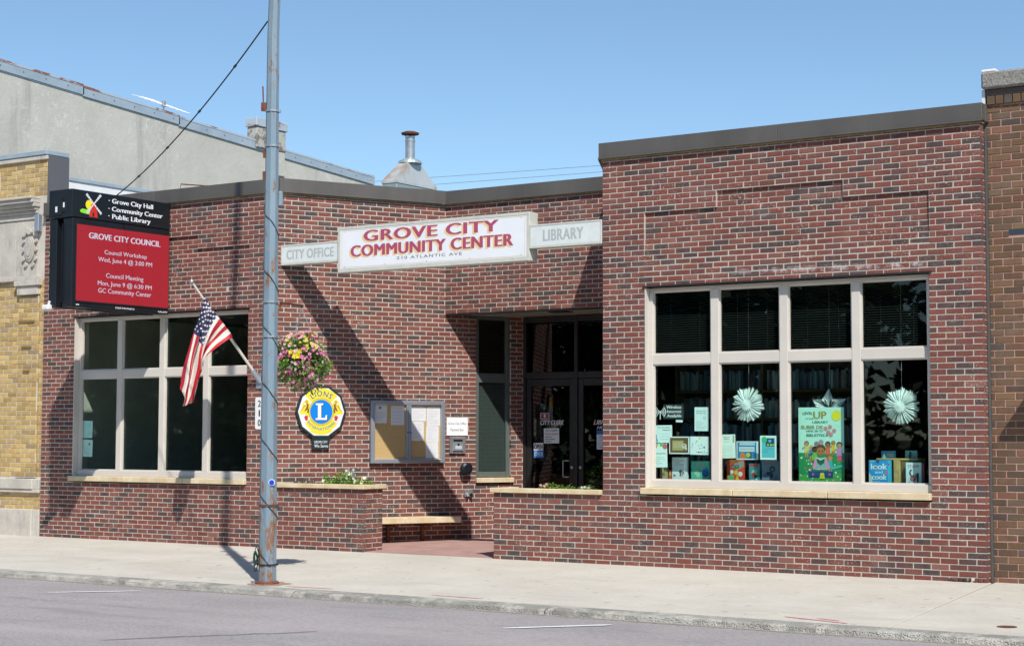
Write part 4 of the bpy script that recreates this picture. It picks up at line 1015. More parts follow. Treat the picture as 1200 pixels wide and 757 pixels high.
m = MB(); put_text(m, PD, 'GROVE CITY', cu_-.10, cu_+.10, 1.455, 1.49, .0475, (.6, .62, .62, 0), .02); put_text(m, PD, 'We Serve', cu_-.10, cu_+.11, 1.395, 1.44, .0475, (.6, .62, .62, 0), .02); m.build('lower_lettering', MAT['print'], LS)
m = MB()
m.box(cu_-.2, cu_-.16, .001, .02, 1.7, 2.1, P=PD.b3); m.box(cu_+.16, cu_+.2, .001, .02, 1.7, 2.1, P=PD.b3); m.build('wall_batten', MAT['steel'], LS)

# bulletin board
bt = lambda x: 1.425+(x-52)/658*1.193; bz = lambda y: 2.07-(y-72)/550*.905
BB = thing('bulletin_board', PD(2.02, 1.165, 0), 'wall mounted aluminium bulletin board with two glazed cork bays', 'bulletin board')
m = MB(); a, b, c, d = 1.425, 2.618, 1.165, 2.07; fwid = .062; xm = bt(385)
for (p, q, r_, s_) in ((a, a+fwid, c, d), (b-fwid, b, c, d), (xm-.04, xm-.002, c+fwid, d-fwid), (xm+.002, xm+.04, c+fwid, d-fwid), (a+fwid, b-fwid, c, c+fwid), (a+fwid, b-fwid, d-fwid, d)):
    m.cbox(p, q, .03, .085, r_, s_, .008, P=PD.b3)
m.box(a+.01, b-.01, .001, .03, c+.01, d-.01, P=PD.b3); m.build('case', MAT['alu'], BB)
for (p, q) in ((a+fwid, xm-.04), (xm+.04, b-fwid)):
    m = MB(); m.box(p, q, .030, .038, c+fwid, d-fwid, P=PD.b3); m.build('cork_panel', MAT['cork'], BB)
    m = MB(); m.box(p, q, .072, .075, c+fwid, d-fwid, P=PD.b3); m.build('pane', MAT['glass_clear'], BB)
m = MB()
for s_ in (-.022, .022): m.prism(disc(xm+s_, 1.61, .011, 12), .085, .092, PD)
m.build('lock', MAT['black_metal'], BB)
PW = (.66, .70, .72)
for (x0, y0, x1, y1, lab, n_) in ((92, 112, 197, 270, 'letterhead notice with a small crest, far left on the bulletin board', 9), (233, 118, 350, 287, 'blank looking sheet at the right of the left cork bay', 5),
    (412, 122, 545, 250, 'wide white sheet at the top left of the right cork bay', 6), (553, 122, 672, 290, 'tall white sheet at the top right of the bulletin board', 7),
    (412, 255, 527, 425, 'white sheet under the wide one in the right cork bay', 8), (546, 292, 660, 436, 'upper of the two sheets joined edge to edge at lower right of the board', 6), (546, 438, 660, 577, 'lowest white sheet on the bulletin board', 6)):
    def art(a, n_=n_, y0=y0): a.lines(.12, .88, .86 if n_ != 9 else .62, .15, n_, (.34, .37, .42), .012); (a.o(.42, .85, .11, (.2, .22, .3)) if n_ == 9 else None); [a.o(q, .96, .02, (.05, .05, .06)) for q in (.06, .94)]
    card('notice', PD, bt(x0), bt(x1), bz(y1), bz(y0), .0395, lab, 'notice', (.70, .72, .74), art, .0008)
card('payment_sign', PD, 2.675, 3.025, 1.568, 1.832, .012, 'white sign reading Grove City Office Payment Box on the brick wall', 'sign', (.76, .77, .82),
     lambda a: (a.t('Grove City Office', .07, .93, .56, .74, (.16, .17, .2), .005), a.t('Payment Box', .18, .80, .20, .40, (.16, .17, .2), .005)), .011)
PBX = thing('payment_drop_box', PD(2.85, 1.30, 0), 'small grey metal payment slot box below the white payment sign', 'drop box')
m = MB(); m.cbox(2.722, 2.98, .001, .035, 1.30, 1.548, .006, P=PD.b3); m.build('face_plate', MAT['steel'], PBX)
m = MB(); m.prism([(2.765, 1.345), (2.935, 1.345), (2.915, 1.475), (2.785, 1.475)], .035, .055, PD); m.build('flap', MAT['alu'], PBX)
m = MB(); m.box(2.775, 2.925, .0352, .040, 1.478, 1.512, P=PD.b3); m.prism(disc(2.85, 1.435, .018, 12), .055, .060, PD); m.build('slot', MAT['black_matt'], PBX)
m = MB(); m.prism(rect(2.795, 2.905, 1.37, 1.42), .055, .057, PD, (.5, .53, .56, 0)); m.build('instruction_label', MAT['print'], PBX)
AB = thing('round_wall_vent', PD(2.99, .99, 0), 'round black capped fixture on the wall left of the tall window', 'vent')
m = MB(); cA = PD(2.965, 1.085, 0); m.tube([cA, cA+PD.n*.05], [.075, .075], 24); m.build('collar', MAT['steel'], AB, smooth=False)
m = MB(); m.tube([cA+PD.n*.05, cA+PD.n*.058, cA+PD.n*.12, cA+PD.n*.135], [.07, .088, .088, .06], 24); m.build('cap', MAT['black_metal'], AB)
OL = thing('wall_outlet', PD(3.03, .66, 0), 'small grey electrical outlet low on the brick wall by the entrance', 'outlet')
m = MB(); m.cbox(2.975, 3.105, .001, .03, .665, .76, .005, P=PD.b3); m.build('cover_plate', MAT['steel'], OL)
for s_ in (-.028, .028):
    m = MB(); m.tube([PD(3.04+s_, .70, .03), PD(3.04+s_, .70, .06)], .02, 10); m.tube([PD(3.04+s_, .70, .055), PD(3.04+s_*1.4, .67, .07)], .012, 8); m.build('faucet' if False else 'socket', MAT['steel' if s_ < 0 else 'black_metal'], OL)

# ================================================================ planter plants
random.seed(5)
def plant(name, x, y, z, h, rad, n, greens, label, flowers=None, grp=None, spikes=0):
    t_ = thing(name, (x, y, z), label, 'plant', grp); m = MB(); fm = MB()
    st = MB()
    for k in range(max(4, n//22)):
        an = random.uniform(0, 6.28); e = Vector((x+math.cos(an)*rad*.6*random.random(), y+math.sin(an)*rad*.5*random.random(), z+h*random.uniform(.5, .9))); st.tube([(x, y, z-.02), e], .003, 4)
    st.build('stem', MAT['leaf'], t_) if False else None
    for i in range(n):
        an = random.uniform(0, 6.28); r_ = rad*math.sqrt(random.random()); hh = h*random.random()*(1-.55*(r_/rad)**2)
        p = Vector((x+math.cos(an)*r_, y+math.sin(an)*r_*.6, z+hh)); g_ = random.choice(greens); s_ = random.uniform(.75, 1.3)
        leaf(m, p, Vector((math.cos(an), math.sin(an)*.7, random.uniform(.1, 1.2))), Vector((0, 0, 1))+rv()*.5, random.uniform(.03, .055), random.uniform(.018, .036), (g_[0]*s_, g_[1]*s_, g_[2]*s_, 0))
    m.build('leaves', MAT['leaf'], t_)
    for (col, r_, cnt, zz) in (flowers or []):
        for i in range(cnt):
            flower(fm, Vector((x+random.uniform(-rad, rad)*.8, y-random.uniform(0, .06), z+h*zz*random.uniform(.6, 1.1))), Vector((.4, -.7, .5))+rv()*.3, r_, col, n=8)
    for q in range(spikes):
        sx_ = x+(q-.5)*.11
        for i in range(16): flower(fm, Vector((sx_+random.uniform(-.02, .02), y+random.uniform(-.015, .015), z+h*.55+i*.0085)), rv(), .020, (.68, .70, .74), (.6, .6, .5))
        fm.tube([(sx_, y, z), (sx_, y, z+h*.6)], .004, 5, (.08, .15, .03, 0))
    if fm.v: fm.build('flowers', MAT['leaf'], t_)
    return t_
Zs = .835; G1 = [(.12, .30, .03), (.18, .38, .05), (.08, .2, .02), (.24, .42, .08)]; G2 = [(.05, .09, .05), (.09, .12, .08), (.14, .1, .08)]
plant('trailing_plant', -9.70, .17, Zs, .12, .20, 150, G2, 'dusty dark leaved plant at the left end of the left planter')
plant('leafy_plant', -9.36, .19, Zs, .23, .07, 60, G1, 'thin upright green plant beside the dark leaved one in the left planter')
plant('daisy_plant', -9.24, .15, Zs, .14, .16, 170, G1, 'low green plant with one cream daisy in the left planter', [((.72, .70, .55), .028, 1, 1.)])
plant('leafy_plant', -9.06, .2, Zs, .27, .15, 190, G1, 'tallest bright green leafy clump in the left planter', [((.72, .70, .5), .030, 1, .6)])
plant('snapdragon_plant', -8.90, .16, Zs, .24, .13, 170, G1, 'green plant with two spikes of pale white blossom in the left planter', [((.75, .72, .5), .032, 1, .8)], spikes=2)
plant('daisy_plant', -8.69, .15, Zs, .15, .17, 190, G1, 'low green plant with cream daisies at the right end of the left planter', [((.75, .72, .48), .032, 3, 1.)])
plant('leafy_plant', -5.66, .16, Zs, .12, .16, 170, [(.2, .33, .06), (.28, .40, .1), (.12, .2, .04)], 'yellow green low plant at the left in the right planter', [((.5, .25, .25), .02, 3, .9)])
plant('leafy_plant', -5.44, .17, Zs, .13, .12, 120, [(.2, .33, .06), (.14, .25, .05)], 'pale green clump in the middle of the right planter')
plant('leafy_plant', -5.12, .16, Zs, .11, .14, 120, [(.10, .22, .05), (.16, .28, .08)], 'small green plant next to the brick pier in the right planter', [((.55, .5, .45), .018, 4, .9)])
plant('shrub', -5.02, .30, Zs, .34, .12, 120, [(.02, .05, .015), (.03, .07, .02)], 'dark upright shrub behind the low plants in the right planter')
print('fixtures done')

# ================================================================ library window display
PWn = Plane((0, .17, 0), (1, 0, 0)); PB3 = Plane((0, .30, 0), (1, 0, 0))
MINT = (.60, .76, .72)
def art_lines(n, c=(.25, .32, .34)): return lambda a: a.lines(.14, .86, .82, .12, n, c, .014)
# wireless sticker
WS = thing('wifi_sign', (-3.95, .17, 1.76), 'black and white wireless internet sign hung in the left library pane', 'sign')
m = MB(); m.box(-4.03, -3.754, -.003, 0, 1.77, 1.945, (.03, .045, .05, 0), P=PWn.b3); m.build('panel', MAT['print'], WS)
m = MB()
for i, b in enumerate(('Wireless', 'Internet', 'Available')): put_text(m, PWn, b, -3.985, -3.785, 1.895-i*.052, 1.932-i*.052, .001, (*WHT, 0), .03, .2)
cxw, czw = -4.075, 1.855
for r_ in (.035, .058, .08):
    for s0 in (-50, 130):
        m.flat([(cxw+r_*math.cos(R(s0+q*10)), czw+r_*math.sin(R(s0+q*10))) for q in range(11)]+[(cxw+(r_-.011)*math.cos(R(s0+100-q*10)), czw+(r_-.011)*math.sin(R(s0+100-q*10))) for q in range(11)], .0012, PWn, (*WHT, 0))
m.flat(disc(cxw, czw, .016, 12), .0012, PWn, (*WHT, 0)); m.flat(rect(cxw-.006, cxw+.006, 1.765, czw), .001, PWn, (*WHT, 0)); m.build('print', MAT['print'], WS)
card('price_tag', PWn, -3.86, -3.768, 1.73, 1.758, .0, 'tiny blank white tag under the wireless internet sign', 'tag', MINT)
card('notice', PWn, -3.607, -3.419, 1.624, 1.909, .0, 'tall white notice high at the right of the left library pane', 'notice', MINT, lambda a: (a.t('Summer Story', .15, .85, .80, .86, INK), a.t('Time Every Day', .12, .8, .71, .77, INK), a.o(.72, .55, .1, (.3, .36, .38)), a.o(.72, .55, .08, MINT), a.lines(.12, .85, .38, .1, 5, (.3, .36, .38), .012)))
card('notice', PWn, -4.179, -3.912, 1.482, 1.695, .0, 'pale notice with a blue watercolour corner under the wireless sign', 'notice', (.62, .74, .76), lambda a: (a.poly([(0, 0), (.28, .05), (.22, .3), (.1, .55), (0, .6)], (.15, .4, .62)), a.o(.14, .4, .07, (.05, .2, .45)), a.t('Grove City Library', .25, .9, .82, .9, INK), a.t('Reading Time', .5, .92, .68, .76, INK), a.lines(.4, .9, .5, .2, 3, (.35, .42, .45), .018)))
card('framed_picture', PWn, -3.952, -3.678, 1.349, 1.558, .004, 'brown and gold framed picture in the middle of the left library pane', 'picture', (.62, .68, .66), lambda a: (a.r(.05, .95, .07, .93, (.14, .085, .03)), a.r(.16, .72, .2, .78, (.42, .34, .15)), a.r(.2, .66, .35, .7, (.5, .42, .22)), a.o(.76, .45, .12, (.6, .6, .52)), a.o(.84, .3, .06, (.6, .6, .52)), a.o(.74, .5, .04, (.2, .13, .05)), a.r(.2, .7, .72, .75, (.25, .35, .12))), .01)
def dots(a):
    for i in range(22): a.o(random.uniform(.08, .92), random.uniform(.1, .88), random.uniform(.012, .03), random.choice([(.05, .2, .3), (.5, .1, .2), (.1, .3, .35), (.2, .2, .25)]), 8)
    a.o(.5, .9, .06, (.75, .75, .05)); a.t('Library', .35, .68, .1, .18, INK)
card('notice', PWn, -3.668, -3.416, 1.341, 1.559, .0, 'white sheet scattered with small coloured drawings in the left library pane', 'notice', (.64, .76, .74), dots)
card('notice', PWn, -4.180, -3.978, 1.185, 1.472, .0, 'notice with flowers printed along its top edge, lower left pane', 'notice', (.62, .76, .72), lambda a: (a.o(.18, .9, .15, (.25, .5, .15)), a.o(.85, .88, .17, (.6, .15, .2)), a.o(.62, .95, .12, (.15, .5, .12)), a.o(.3, .94, .09, (.7, .4, .1)), a.t('Seed Library', .12, .9, .54, .62, INK), a.lines(.15, .85, .42, .16, 4, (.35, .42, .42), .014)))
card('notice', PWn, -3.274, -3.062, 1.303, 1.584, .0, 'white printed letter at the left of the second library pane', 'notice', (.64, .74, .68), lambda a: (a.r(.05, .13, .75, .96, (.3, .35, .15)), a.r(.84, .93, .65, .96, (.4, .4, .25)), a.t('Library', .28, .66, .86, .92, INK), a.t('Board', .33, .62, .79, .84, INK), a.t('Meeting Notes', .26, .68, .68, .72, (.3, .3, .2)), a.lines(.08, .85, .5, .08, 8, (.42, .5, .48), .009)))
card('poster', PWn, -2.744, -2.534, 1.290, 1.570, .0, 'teal and white flyer with a green circle, right of the second library pane', 'poster', (.62, .78, .76), lambda a: (a.r(.1, .9, .08, .9, (.12, .52, .58)), a.r(.34, .86, .55, .9, (.03, .08, .14)), a.o(.26, .83, .17, (.05, .5, .22)), a.o(.6, .78, .09, (.12, .5, .65)), a.o(.48, .62, .06, (.5, .6, .05)), a.o(.66, .62, .06, (.55, .62, .05)), a.o(.8, .62, .05, (.5, .6, .05)), a.lines(.2, .85, .45, .3, 3, (.03, .2, .3), .014)))
# standing books
def book(P, u0, u1, v0, v1, label, base, art, th=.03, tilt=0.): return card('book', P, u0, u1, v0, v1, 0., label, 'book', base, art, th, tilt=tilt)
book(PB3, -3.985, -3.776, 1.022, 1.306, 'white picture book with a tiny bird drawing in the left library pane', (.66, .76, .78), lambda a: (a.lines(.2, .8, .85, .68, 3, (.5, .15, .2), .02), a.o(.55, .4, .1, (.04, .1, .16)), a.o(.72, .34, .09, (.6, .22, .15)), a.r(.5, .6, .2, .45, (.05, .15, .25)), a.r(.64, .7, .2, .34, (.6, .3, .1)), a.o(.14, .2, .04, (.1, .2, .1)), a.o(.22, .24, .03, (.1, .3, .15)), a.t('b', .1, .2, .18, .3, INK)))
book(PB3, -3.725, -3.478, 1.022, 1.264, 'green picture book with two cartoon animals, right of the left library pane', (.08, .42, .30), lambda a: (a.o(.78, .42, .2, (.03, .12, .38)), a.o(.85, .6, .09, (.04, .2, .5)), a.o(.3, .42, .13, (.35, .6, .42)), a.o(.38, .3, .12, (.4, .62, .45)), a.t('DUCK', .3, .72, .78, .9, (.65, .35, .5)), a.t('& PIG', .38, .65, .64, .74, (.65, .35, .5)), a.r(.0, 1, .0, .1, (.05, .3, .2))))
book(PB3, -4.155, -4.05, 1.022, 1.177, 'small worn tan book at the lower left corner of the library window', (.42, .33, .18), lambda a: (a.r(.15, .85, .1, .9, (.55, .45, .28)), a.o(.5, .5, .2, (.4, .2, .08))))
book(PB3, -4.03, -3.995, 1.022, 1.15, 'narrow orange book standing beside the small tan book', (.45, .13, .04), lambda a: a.r(.2, .8, .5, .8, (.7, .5, .3)))
book(PB3, -3.116, -2.835, 1.286, 1.504, 'blue and orange picture card propped high in the second library pane', (.60, .72, .76), lambda a: (a.r(.05, .93, .06, .95, (.04, .24, .52)), a.r(.14, .86, .78, .93, (.5, .65, .7)), a.r(.12, .84, .44, .7, (.62, .74, .75)), a.poly([(.15, .06), (.5, .06), (.3, .42), (.22, .42)], (.7, .22, .04)), a.r(.5, .7, .08, .4, (.04, .08, .06)), a.o(.55, .26, .1, (.5, .55, .1)), a.t('SUMMER READING', .18, .8, .52, .62, (.4, .45, .5))), .012)
book(PB3, -3.245, -3.020, 1.022, 1.284, 'red and orange picture book with white cartoon birds in the second library pane', (.55, .06, .03), lambda a: (a.poly([(.55, .5), (1, .7), (1, .96), (.4, .9)], (.28, .3, .26)), a.o(.42, .92, .3, (.35, .12, .03), ry=.1), a.r(.24, .7, .60, .76, (.02, .06, .06)), a.t('FACTS', .28, .66, .63, .73, (.3, .5, .5)), a.o(.25, .2, .2, (.2, .42, .15)), a.o(.55, .42, .12, (.7, .5, .05)), a.o(.8, .36, .13, (.72, .74, .7)), a.o(.3, .45, .1, (.72, .74, .7)), a.poly([(.5, .08), (.62, .36), (.72, .08)], (.7, .55, .06))))
book(PB3, -2.952, -2.815, 1.022, 1.241, 'narrow multicoloured comic book in the middle of the second library pane', (.05, .22, .25), lambda a: (a.r(.05, .9, .86, .98, (.5, .04, .05)), a.o(.5, .5, .28, (.35, .5, .4)), a.o(.4, .4, .18, (.5, .05, .04)), a.o(.6, .3, .16, (.04, .05, .05)), a.o(.7, .15, .1, (.7, .65, .5)), a.r(.1, .5, .05, .14, (.6, .6, .55))))
book(PB3, -2.787, -2.569, 1.022, 1.277, 'dark grey blue book with a black curling animal in the second library pane', (.12, .18, .26), lambda a: (a.t('DEEP DARK', .15, .88, .8, .92, (.25, .12, .14)), a.o(.62, .62, .17, (.02, .05, .06)), a.o(.62, .6, .08, (.12, .18, .26)), a.poly([(.3, .5), (.62, .5), (.7, .3), (.45, .1), (.5, .3), (.25, .35)], (.02, .05, .06)), a.o(.85, .3, .06, (.35, .1, .12)), a.o(.18, .32, .06, (.3, .1, .12))))
# big poster with a reading scene
def poster_art(a):
    C = lambda x, y, r, col, n=12: a.o(x, y, r, col, n)
    a.r(0, 1, 0, .40, (.02, .27, .09)); a.poly([(0, .0), (1, 0), (1, .14), (.7, .12), (.4, .15), (0, .1)], (.06, .38, .08))
    for i in range(60): x, y = random.uniform(.02, .98), random.uniform(.01, .36); C(x, y, random.uniform(.012, .024), random.choice([(.72, .75, .68), (.72, .75, .68), (.6, .12, .15), (.1, .5, .12)]), 7)
    a.t('LEVEL', .10, .32, .905, .94, (.03, .12, .10), .03); a.t('UP', .34, .62, .85, .945, (.36, .30, .06), .05); a.t('AT YOUR', .16, .34, .84, .86, (.03, .15, .12)); a.t('LIBRARY', .31, .66, .79, .82, (.03, .18, .14), .03)
    a.t('SUBIR DE', .06, .54, .715, .76, (.30, .24, .06), .04); a.t('NIVEL EN TU', .18, .54, .675, .70, (.03, .15, .12), .03); a.t('BIBLIOTECA', .18, .66, .615, .65, (.03, .14, .12), .035)
    C(.84, .89, .105, (.78, .74, .04), 24)
    for (x, y) in ((.6, .72), (.7, .74), (.66, .67), (.79, .69), (.72, .64)): C(x, y, .045, (.6, .25, .28), 10)
    skin = [(.30, .13, .06), (.12, .05, .03), (.5, .28, .15), (.42, .2, .08)]
    def kid(x, y, s, sh, sk, hair):
        a.poly([(x-.05*s, y), (x+.05*s, y), (x+.035*s, y+.085*s), (x-.035*s, y+.085*s)], sh)
        a.poly([(x-.03*s, y-.05*s), (x-.008*s, y-.05*s), (x-.004*s, y), (x-.03*s, y)], sk); a.poly([(x+.01*s, y-.05*s), (x+.03*s, y-.05*s), (x+.03*s, y), (x+.006*s, y)], sk)
        a.poly([(x-.10*s, y+.04*s), (x-.035*s, y+.06*s), (x-.03*s, y+.08*s), (x-.09*s, y+.06*s)], sk)
        C(x, y+.112*s, .05*s, hair); C(x, y+.105*s, .038*s, sk)
    kid(.18, .40, 1.1, (.6, .6, .2), skin[2], (.35, .08, .05)); kid(.28, .36, 1., (.04, .25, .5), skin[2], (.6, .5, .1))
    kid(.36, .30, 1.3, (.15, .5, .06), skin[1], (.02, .02, .02)); kid(.65, .38, 1.2, (.65, .15, .06), skin[0], (.02, .02, .02))
    kid(.77, .42, 1., (.7, .5, .04), skin[3], (.4, .25, .03)); kid(.90, .36, 1.3, (.5, .25, .5), skin[2], (.02, .02, .03)); a.poly([(.85, .30), (.97, .30), (.94, .37), (.87, .37)], (.65, .1, .2))
    kid(.70, .20, 1.2, (.05, .4, .45), skin[2], (.45, .18, .03))
    a.poly([(.32, .18), (.68, .18), (.62, .34), (.38, .34)], (.25, .42, .45)); a.poly([(.30, .2), (.38, .2), (.44, .33), (.37, .34)], (.6, .3, .45)); a.poly([(.62, .34), (.56, .33), (.62, .2), (.70, .2)], (.6, .3, .45))
    C(.49, .45, .11, (.14, .06, .03)); C(.49, .42, .085, (.40, .18, .07), 16); C(.40, .52, .05, (.3, .2, .22)); C(.5, .54, .055, (.35, .3, .32)); C(.46, .425, .016, (.1, .03, .02)); C(.53, .425, .016, (.1, .03, .02)); a.r(.46, .53, .385, .392, (.3, .05, .05))
    a.poly([(.40, .33), (.49, .30), (.58, .33), (.57, .27), (.49, .235), (.41, .27)], (.02, .13, .07)); a.poly([(.38, .345), (.49, .32), (.60, .345), (.6, .335), (.49, .305), (.38, .335)], (.7, .72, .66))
    a.r(.22, .76, .08, .16, (.02, .06, .22)); a.poly([(.46, .06), (.58, .06), (.56, .14), (.48, .14)], (.65, .6, .03)); C(.32, .12, .03, (.4, .1, .3)); C(.68, .12, .03, (.4, .1, .3))
    for i in range(8): C(.4+.03*i, .185, .014, random.choice([(.65, .5, .3), (.6, .3, .4), (.7, .7, .6)]), 6)
    a.poly([(.72, .18), (.98, .22), (.98, .25), (.74, .22)], (.05, .45, .4)); a.t('Read', .05, .14, .02, .04, WHT)
card('poster', Plane((0, .30, 0), (1, 0, 0)), -2.313, -1.749, 1.022, 1.898, .0, 'large mint green reading poster with a yellow sun in the third library pane', 'poster', (.42, .70, .60), poster_art, .006)
book(PB3, -1.450, -1.187, 1.022, 1.297, 'bright blue cookbook titled look and cook in the right library pane', (.02, .26, .60), lambda a: (a.r(.86, 1, 0, 1, (.05, .5, .62)), a.poly([(0, 0), (0, .5), (.14, .3), (.16, .1)], (.5, .62, .66)), a.o(.8, .5, .09, (.4, .2, .35)), a.t('look', .1, .82, .62, .86, (.62, .78, .76), .04), a.t('and', .28, .62, .45, .57, (.6, .74, .74), .03), a.t('cook', .14, .8, .2, .42, (.62, .78, .76), .04), a.o(.32, .7, .05, (.55, .1, .2)), a.o(.9, .82, .05, (.5, .05, .3)), a.lines(.2, .8, .11, .1, 1, (.3, .6, .7), .03), a.r(.08, .26, .92, .97, (.4, .5, .3)), a.o(.4, .95, .08, (.04, .1, .2))))
book(PB3, -1.011, -.83, 1.022, 1.273, 'pale blue picture book of a pink and black animal, far right of the library window', (.50, .68, .70), lambda a: (a.t('STAMP', .14, .86, .76, .90, (.45, .15, .18), .02), a.o(.45, .28, .2, (.45, .14, .18)), a.o(.62, .42, .13, (.45, .35, .2)), a.poly([(.7, .12), (.82, .12), (.84, .5), (.72, .56), (.66, .4)], (.02, .03, .04)), a.poly([(.25, .65), (.34, .7), (.4, .68), (.3, .58), (.33, .45), (.5, .42), (.45, .36), (.28, .4), (.2, .52)], (.02, .03, .04)), a.poly([(.15, .1), (.28, .14), (.3, .2), (.16, .13)], (.4, .14, .18))), .03)
book(Plane((0, .31, 0), (1, 0, 0)), -.828, -.80, 1.022, 1.262, 'thin dark red book leaning behind the pale blue picture book', (.15, .03, .06), None, .03)
CR = thing('wooden_crate', (-1.15, .45, 1.02), 'open light wooden crate standing behind two books in the right pane', 'crate')
m = MB(); m.cbox(-1.385, -.895, .36, .60, 1.298, 1.316, .003); m.build('top_board', MAT['crate'], CR)
m = MB(); m.cbox(-1.18, -1.10, .355, .375, 1.022, 1.296, .003); m.build('front_slat', MAT['crate'], CR)
m = MB(); m.cbox(-1.096, -.90, .37, .385, 1.022, 1.296, .003); m.build('front_slat', plain('dark_crate_wood', (.17, .13, .06), .6, 0, .2, 12), CR)
m = MB(); m.cbox(-1.37, -1.352, .38, .60, 1.022, 1.296, .003); m.cbox(-.915, -.897, .39, .60, 1.022, 1.296, .003); m.build('side_board', MAT['crate'], CR)
PC = Plane((0, .45, 0), (1, 0, 0))
book(PC, -1.075, -.935, 1.317, 1.405, 'little teal card with a dark figure on top of the crate', (.14, .32, .32), lambda a: (a.poly([(.3, .05), (.5, .05), (.55, .8), (.35, .9)], (.02, .05, .06)),), .01)
book(PC, -1.36, -1.19, 1.317, 1.40, 'little dark blue book lying open at the left on the crate', (.02, .07, .12), lambda a: (a.poly([(.05, .0), (.2, .7), (.35, 0)], (.2, .42, .45)), a.lines(.4, .9, .5, .3, 2, (.2, .35, .35), .05)), .01)
# paper stars: rings of folded paper blades
def snowflake(x, z, r, label, n=30):
    t_ = thing('paper_snowflake', (x, .3, z-r), label, 'paper decoration')
    m = MB(); th_ = thing
    for k in range(n):
        an = 2*math.pi*k/n+random.uniform(-.06, .06); L = r*random.uniform(.82, 1.04); w_ = r*random.uniform(.06, .11); c_, s_ = math.cos(an), math.sin(an)
        P_ = lambda a, b, d: Vector((x+c_*a-s_*b, .30-d, z+s_*a+c_*b))
        for sg in (-1, 1):
            m.add([P_(r*.12, 0, .05), P_(r*.55, sg*w_*.7, .02+random.uniform(0, .02)), P_(L*.82, sg*w_, .01), P_(L, sg*w_*.15, .025), P_(r*.6, 0, .055)], [(0, 1, 2, 3, 4)], (.74, .82, .80, 0))
            m.add([P_(r*.7, sg*w_*.8, .015), P_(L*.93, sg*w_*1.25, .0), P_(r*.85, sg*w_*.35, .03)], [(0, 1, 2)], (.72, .8, .78, 0))
    for k in range(16):
        an = 2*math.pi*k/16+.1; c_, s_ = math.cos(an), math.sin(an)
        P_ = lambda a, b, d: Vector((x+c_*a-s_*b, .30-d, z+s_*a+c_*b))
        for sg in (-1, 1): m.add([P_(0, 0, .09), P_(r*.22, sg*r*.06, .075), P_(r*.36, 0, .08)], [(0, 1, 2)], (.76, .84, .82, 0))
    m.build('paper_blades', MAT['print'], t_)
    m = MB(); m.tube([(x, .30, z+r*.9), (x, .30, 3.3)], .0012, 4); m.build('thread', MAT['white'], t_); return t_
random.seed(3)
snowflake(-2.948, 1.933, .222, 'white folded paper snowflake hanging in the second library pane')
snowflake(-1.048, 1.900, .222, 'white folded paper snowflake hanging in the far right library pane')
t_ = thing('paper_star', (-1.97, .42, 1.88), 'pointed folded white paper star rising behind the green poster', 'paper decoration')
m = MB(); cx_, cz_ = -1.97, 1.875
for k in range(6):
    an = R(90+60*k); c_, s_ = math.cos(an), math.sin(an); L = .245
    P_ = lambda a, b, d: Vector((cx_+c_*a-s_*b, .42-d, cz_+s_*a+c_*b))
    for sg in (-1, 1):
        for (a0, b0) in ((.11, .07), (.14, .042), (.17, .018)):
            m.add([P_(.03, 0, .03), P_(a0, sg*b0, .07), P_(L, 0, .02), P_(a0-.02, sg*(b0-.022), .055)], [(0, 1, 2, 3)], (.72, .80, .79, 0))
m.build('paper_blades', MAT['print'], t_)
m = MB(); m.tube([(cx_, .42, cz_+.3), (cx_, .42, 3.3)], .0012, 4); m.build('thread', MAT['white'], t_)
# bookcase with rows of spines
BC = thing('bookcase', (-3.4, 1.75, .05), 'tall dark bookcase of library shelves seen through the left library panes', 'bookcase')
m = MB(); m.cbox(-4.65, -2.15, 1.98, 2.0, .05, 2.5, .003); m.build('back_panel', MAT['shelfwood'], BC)
for x in (-4.65, -3.42, -2.18): m = MB(); m.cbox(x, x+.03, 1.6, 1.975, .05, 2.5, .003); m.build('side_panel', MAT['shelfwood'], BC)
levels = (.75, 1.14, 1.45, 1.765, 2.12)
for z in levels: m = MB(); m.cbox(-4.617, -3.423, 1.6, 1.975, z, z+.03, .003); m.cbox(-3.387, -2.183, 1.6, 1.975, z, z+.03, .003); m.build('shelf', MAT['shelfwood'], BC)
m = MB(); random.seed(9)
for z in levels:
    x = -4.6
    while x < -2.22:
        w_ = random.uniform(.018, .045); h_ = random.uniform(.19, .27)
        if not (-3.45 < x < -3.39) and random.random() < .95:
            v = random.uniform(.5, 1.3); c_ = random.choice([(.16, .26, .32), (.09, .15, .22), (.22, .32, .34), (.06, .08, .12), (.2, .14, .12), (.3, .36, .36)])
            m.cbox(x, x+w_-.002, 1.64+random.uniform(0, .03), 1.85, z+.031, z+.031+h_, .003, (c_[0]*v, c_[1]*v, c_[2]*v, 0))
        x += w_
m.build('shelved_books', MAT['print'], kind='stuff')
card('notice', Plane((0, .15, 0), (1, 0, 0)), -14.185, -13.971, 1.521, 1.782, 0., 'pale notice with curled edge, upper of two in the left window corner', 'notice', (.55, .74, .76), art_lines(7))
card('notice', Plane((0, .15, 0), (1, 0, 0)), -14.177, -13.963, 1.234, 1.494, 0., 'pale notice with a red mark, lower of two in the left window corner', 'notice', (.58, .74, .74), lambda a: (a.o(.68, .75, .1, (.6, .2, .1)), a.lines(.15, .85, .6, .12, 6, (.3, .36, .38), .014)))
# desk and cabinet in the left office
OD = thing('filing_cabinet', (-11.6, 2.4, .05), 'pale filing cabinet standing inside behind the left window', 'cabinet')
m = MB(); m.cbox(-12.0, -11.3, 2.2, 2.7, .05, 1.45, .008); m.build('carcass', plain('cabinet_paint', (.2, .22, .22), .5), OD)
for k in range(3): m = MB(); m.cbox(-11.98, -11.32, 2.185, 2.2, .1+k*.45, .5+k*.45, .005); m.build('drawer', MAT['frame_green'], OD)
print('window display done')

